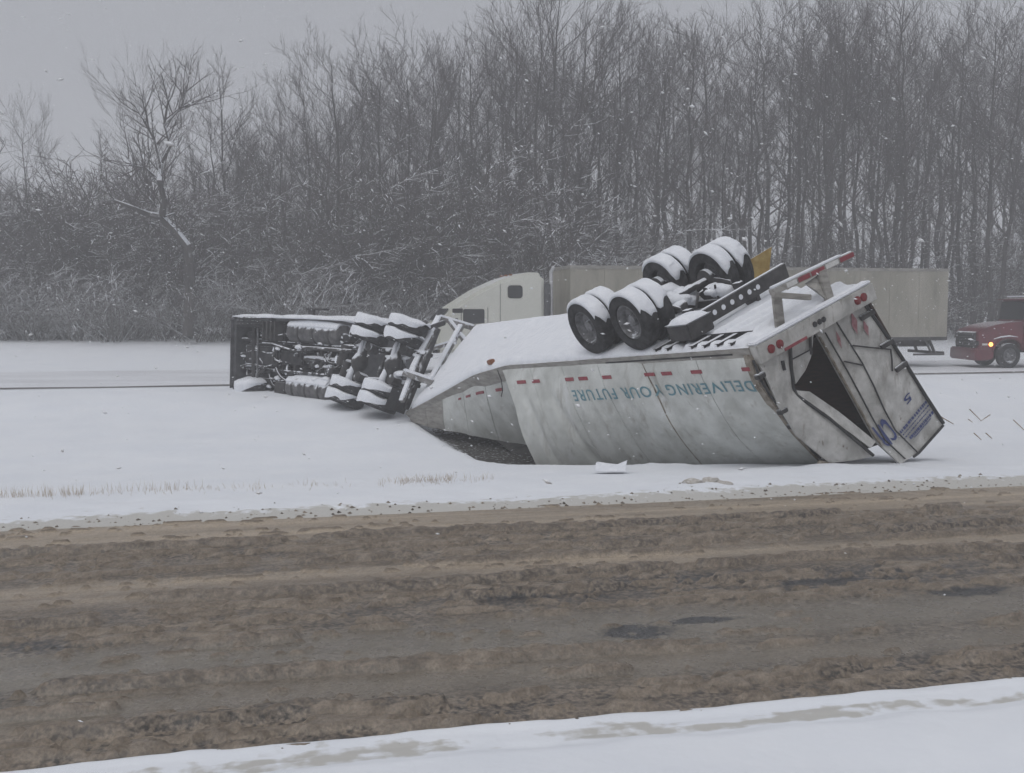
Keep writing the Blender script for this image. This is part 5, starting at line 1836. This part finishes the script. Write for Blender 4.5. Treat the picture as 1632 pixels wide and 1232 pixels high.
def lump_mesh(seed, n=14):
    mb = MB()
    prof = [(-0.35, 0.001), (-0.3, 0.8), (0.0, 1.0), (0.35, 0.75), (0.55, 0.35), (0.6, 0.001)]
    mb.lathe(V(0, 0, 0), V(0, 0, 1), prof, n)
    for i, p in enumerate(mb.v):
        q = np.array(p)
        k = 1 + 0.7 * (vnoise(q[0] * 2.1 + seed * 9, q[1] * 2.1 + q[2] * 3, seed) - 0.5)
        mb.v[i] = tuple(q * k)
    return mb.mesh('snow_lump', smooth='all')


lumps = [lump_mesh(k) for k in range(4)]
for me in lumps:
    me.materials.append(M['slush_lump'])
for i, (x, y, sz) in enumerate(((1105, 771, 0.11), (1132, 766, 0.13), (1158, 772, 0.08), (1148, 768, 0.06))):
    D = (CAM_H - 0.1) * F_PX / (y - HOR)
    p = PX(x, y, D); p[2] = float(ground_z(p[0], p[1]))
    o = bpy.data.objects.new('snow_lump', lumps[i]); COL.objects.link(o)
    o.location = tuple(p); o.scale = (sz * 1.3, sz, sz * 0.8); o.rotation_euler = (0, 0, i * 1.3)
    tag(o, ('dirty snow lump, leftmost of the few on the verge before the trailer', 'largest dirty snow lump on the verge before the trailer', 'dirty snow lump, rightmost of the few on the verge before the trailer', 'smallest dirty snow lump among those on the verge')[i], 'snow lump', 'snow lumps on the verge')
# crumbs thrown along both road edges: too many to count
vs, fs = [], []
for i in range(800):
    u = rgn.uniform(-10, 12)
    if rgn.random() < 0.72:
        v = V_FAR + 0.18 + abs(rgn.gauss(0, 0.28)) - float(edge_wave(np.array([u]), 2)[0]) - 0.12
    else:
        v = V_NEAR + 0.30 - abs(rgn.gauss(0, 0.14))
    p = UV(u, v); z = float(ground_z(p[0], p[1]))
    s = rgn.uniform(0.008, 0.032) * (0.5 if v < 8 else 1)
    o_ = len(vs)
    for q in ((1, 0, 0), (0, 1, 0), (-1, 0, 0), (0, -1, 0), (0, 0, 1.0)):
        vs.append((p[0] + s * q[0] * rgn.uniform(0.6, 1.5), p[1] + s * q[1] * rgn.uniform(0.6, 1.4), max(z, 0.0) + s * q[2] * rgn.uniform(0.4, 1) - 0.003))
    fs += [(o_, o_ + 1, o_ + 4), (o_ + 1, o_ + 2, o_ + 4), (o_ + 2, o_ + 3, o_ + 4), (o_ + 3, o_, o_ + 4)]
me = bpy.data.meshes.new('slush_crumbs'); me.from_pydata(vs, [], fs); me.update()
o = link('slush_crumbs', me, mat('slush_crumb', (0.06, 0.05, 0.04), (0.30, 0.26, 0.21), 3, 0.8), kind='stuff')
tag(o, 'crumbs of dirty slush thrown along the road edge', 'slush')
# torn white piece in front of the wall
D0 = 15.2
row = [[(948, 756), (950, 742), (955, 741)], [(962, 757), (964, 744), (968, 743)], [(980, 757), (982, 746), (986, 745)], [(997, 757), (999, 740), (1000, 738)]]
P = [[PX(x, y - 5, D0 + 0.08 * j) for j, (x, y) in enumerate(r)] for r in row]
Q = [[p + V(0.02, 0.28 - 0.1 * j, -0.02) for j, p in enumerate(r)] for r in P]
o = link('torn_panel_piece', MB().slab(P, Q).mesh('torn_panel_piece', bevel=0.006), M['snow_cap'], None)
tag(o, 'small jagged snow-covered scrap standing against the trailer side', 'scrap')

# ------------------------------------------------------------------ falling snow
nf = 60000
rs = np.random.RandomState(4)
c = np.stack([rs.uniform(-46, 46, nf), rs.uniform(2.2, 58, nf), rs.uniform(0.1, 21, nf)], -1)
near_cut = (c[:, 1] < 6.5) & (rs.rand(nf) < 0.93)
c = c[~near_cut]
nf = len(c)
sz = rs.lognormal(math.log(0.0085), 0.45, nf)
ang = rs.normal(0.25, 0.35, nf)
ax1 = np.stack([np.cos(ang), rs.normal(0, 0.3, nf), -np.sin(ang)], -1) * (sz * rs.uniform(1.0, 2.4, nf))[:, None]
ax2 = np.stack([np.sin(ang), rs.normal(0, 0.3, nf), np.cos(ang)], -1) * sz[:, None] * 0.8
ax3 = np.stack([np.zeros(nf), np.ones(nf), rs.normal(0, 0.2, nf)], -1) * sz[:, None] * 0.8
co = np.stack([c + ax1, c - ax1, c + ax2, c - ax2, c + ax3, c - ax3], 1).reshape(-1, 3)
t8 = np.array([(0, 2, 4), (2, 1, 4), (1, 3, 4), (3, 0, 4), (2, 0, 5), (1, 2, 5), (3, 1, 5), (0, 3, 5)])
tri = (np.arange(nf)[:, None, None] * 6 + t8[None]).reshape(-1, 3)
me = bpy.data.meshes.new('falling_snow')
me.vertices.add(len(co)); me.vertices.foreach_set('co', co.ravel())
me.loops.add(tri.size); me.loops.foreach_set('vertex_index', tri.ravel().astype(np.int32))
me.polygons.add(len(tri)); me.polygons.foreach_set('loop_start', np.arange(0, tri.size, 3, dtype=np.int32))
me.update(calc_edges=True)
o = link('falling_snow', me, M['flake'], kind='stuff')
tag(o, 'falling snowflakes drifting through the air', 'snowfall')

# ------------------------------------------------------------------ haze
hm = bpy.data.materials.new('haze')
hm.use_nodes = True
hn, hl = hm.node_tree.nodes, hm.node_tree.links
for q in list(hn):
    if q.type == 'BSDF_PRINCIPLED':
        hn.remove(q)
pv = hn.new('ShaderNodeVolumePrincipled')
pv.inputs['Color'].default_value = (0.95, 0.955, 0.97, 1)
pv.inputs['Density'].default_value = 0.0047
pv.inputs['Anisotropy'].default_value = 0.0
hl.new(pv.outputs[0], hn['Material Output'].inputs['Volume'])
mb = MB().box(V(0, 60, 14.0), V(260, 0, 0), V(0, 260, 0), V(0, 0, 16.5))
o = link('haze', mb.mesh('haze'), hm, kind='stuff')
tag(o, 'grey snowy haze filling the air over the road and wood', 'haze')
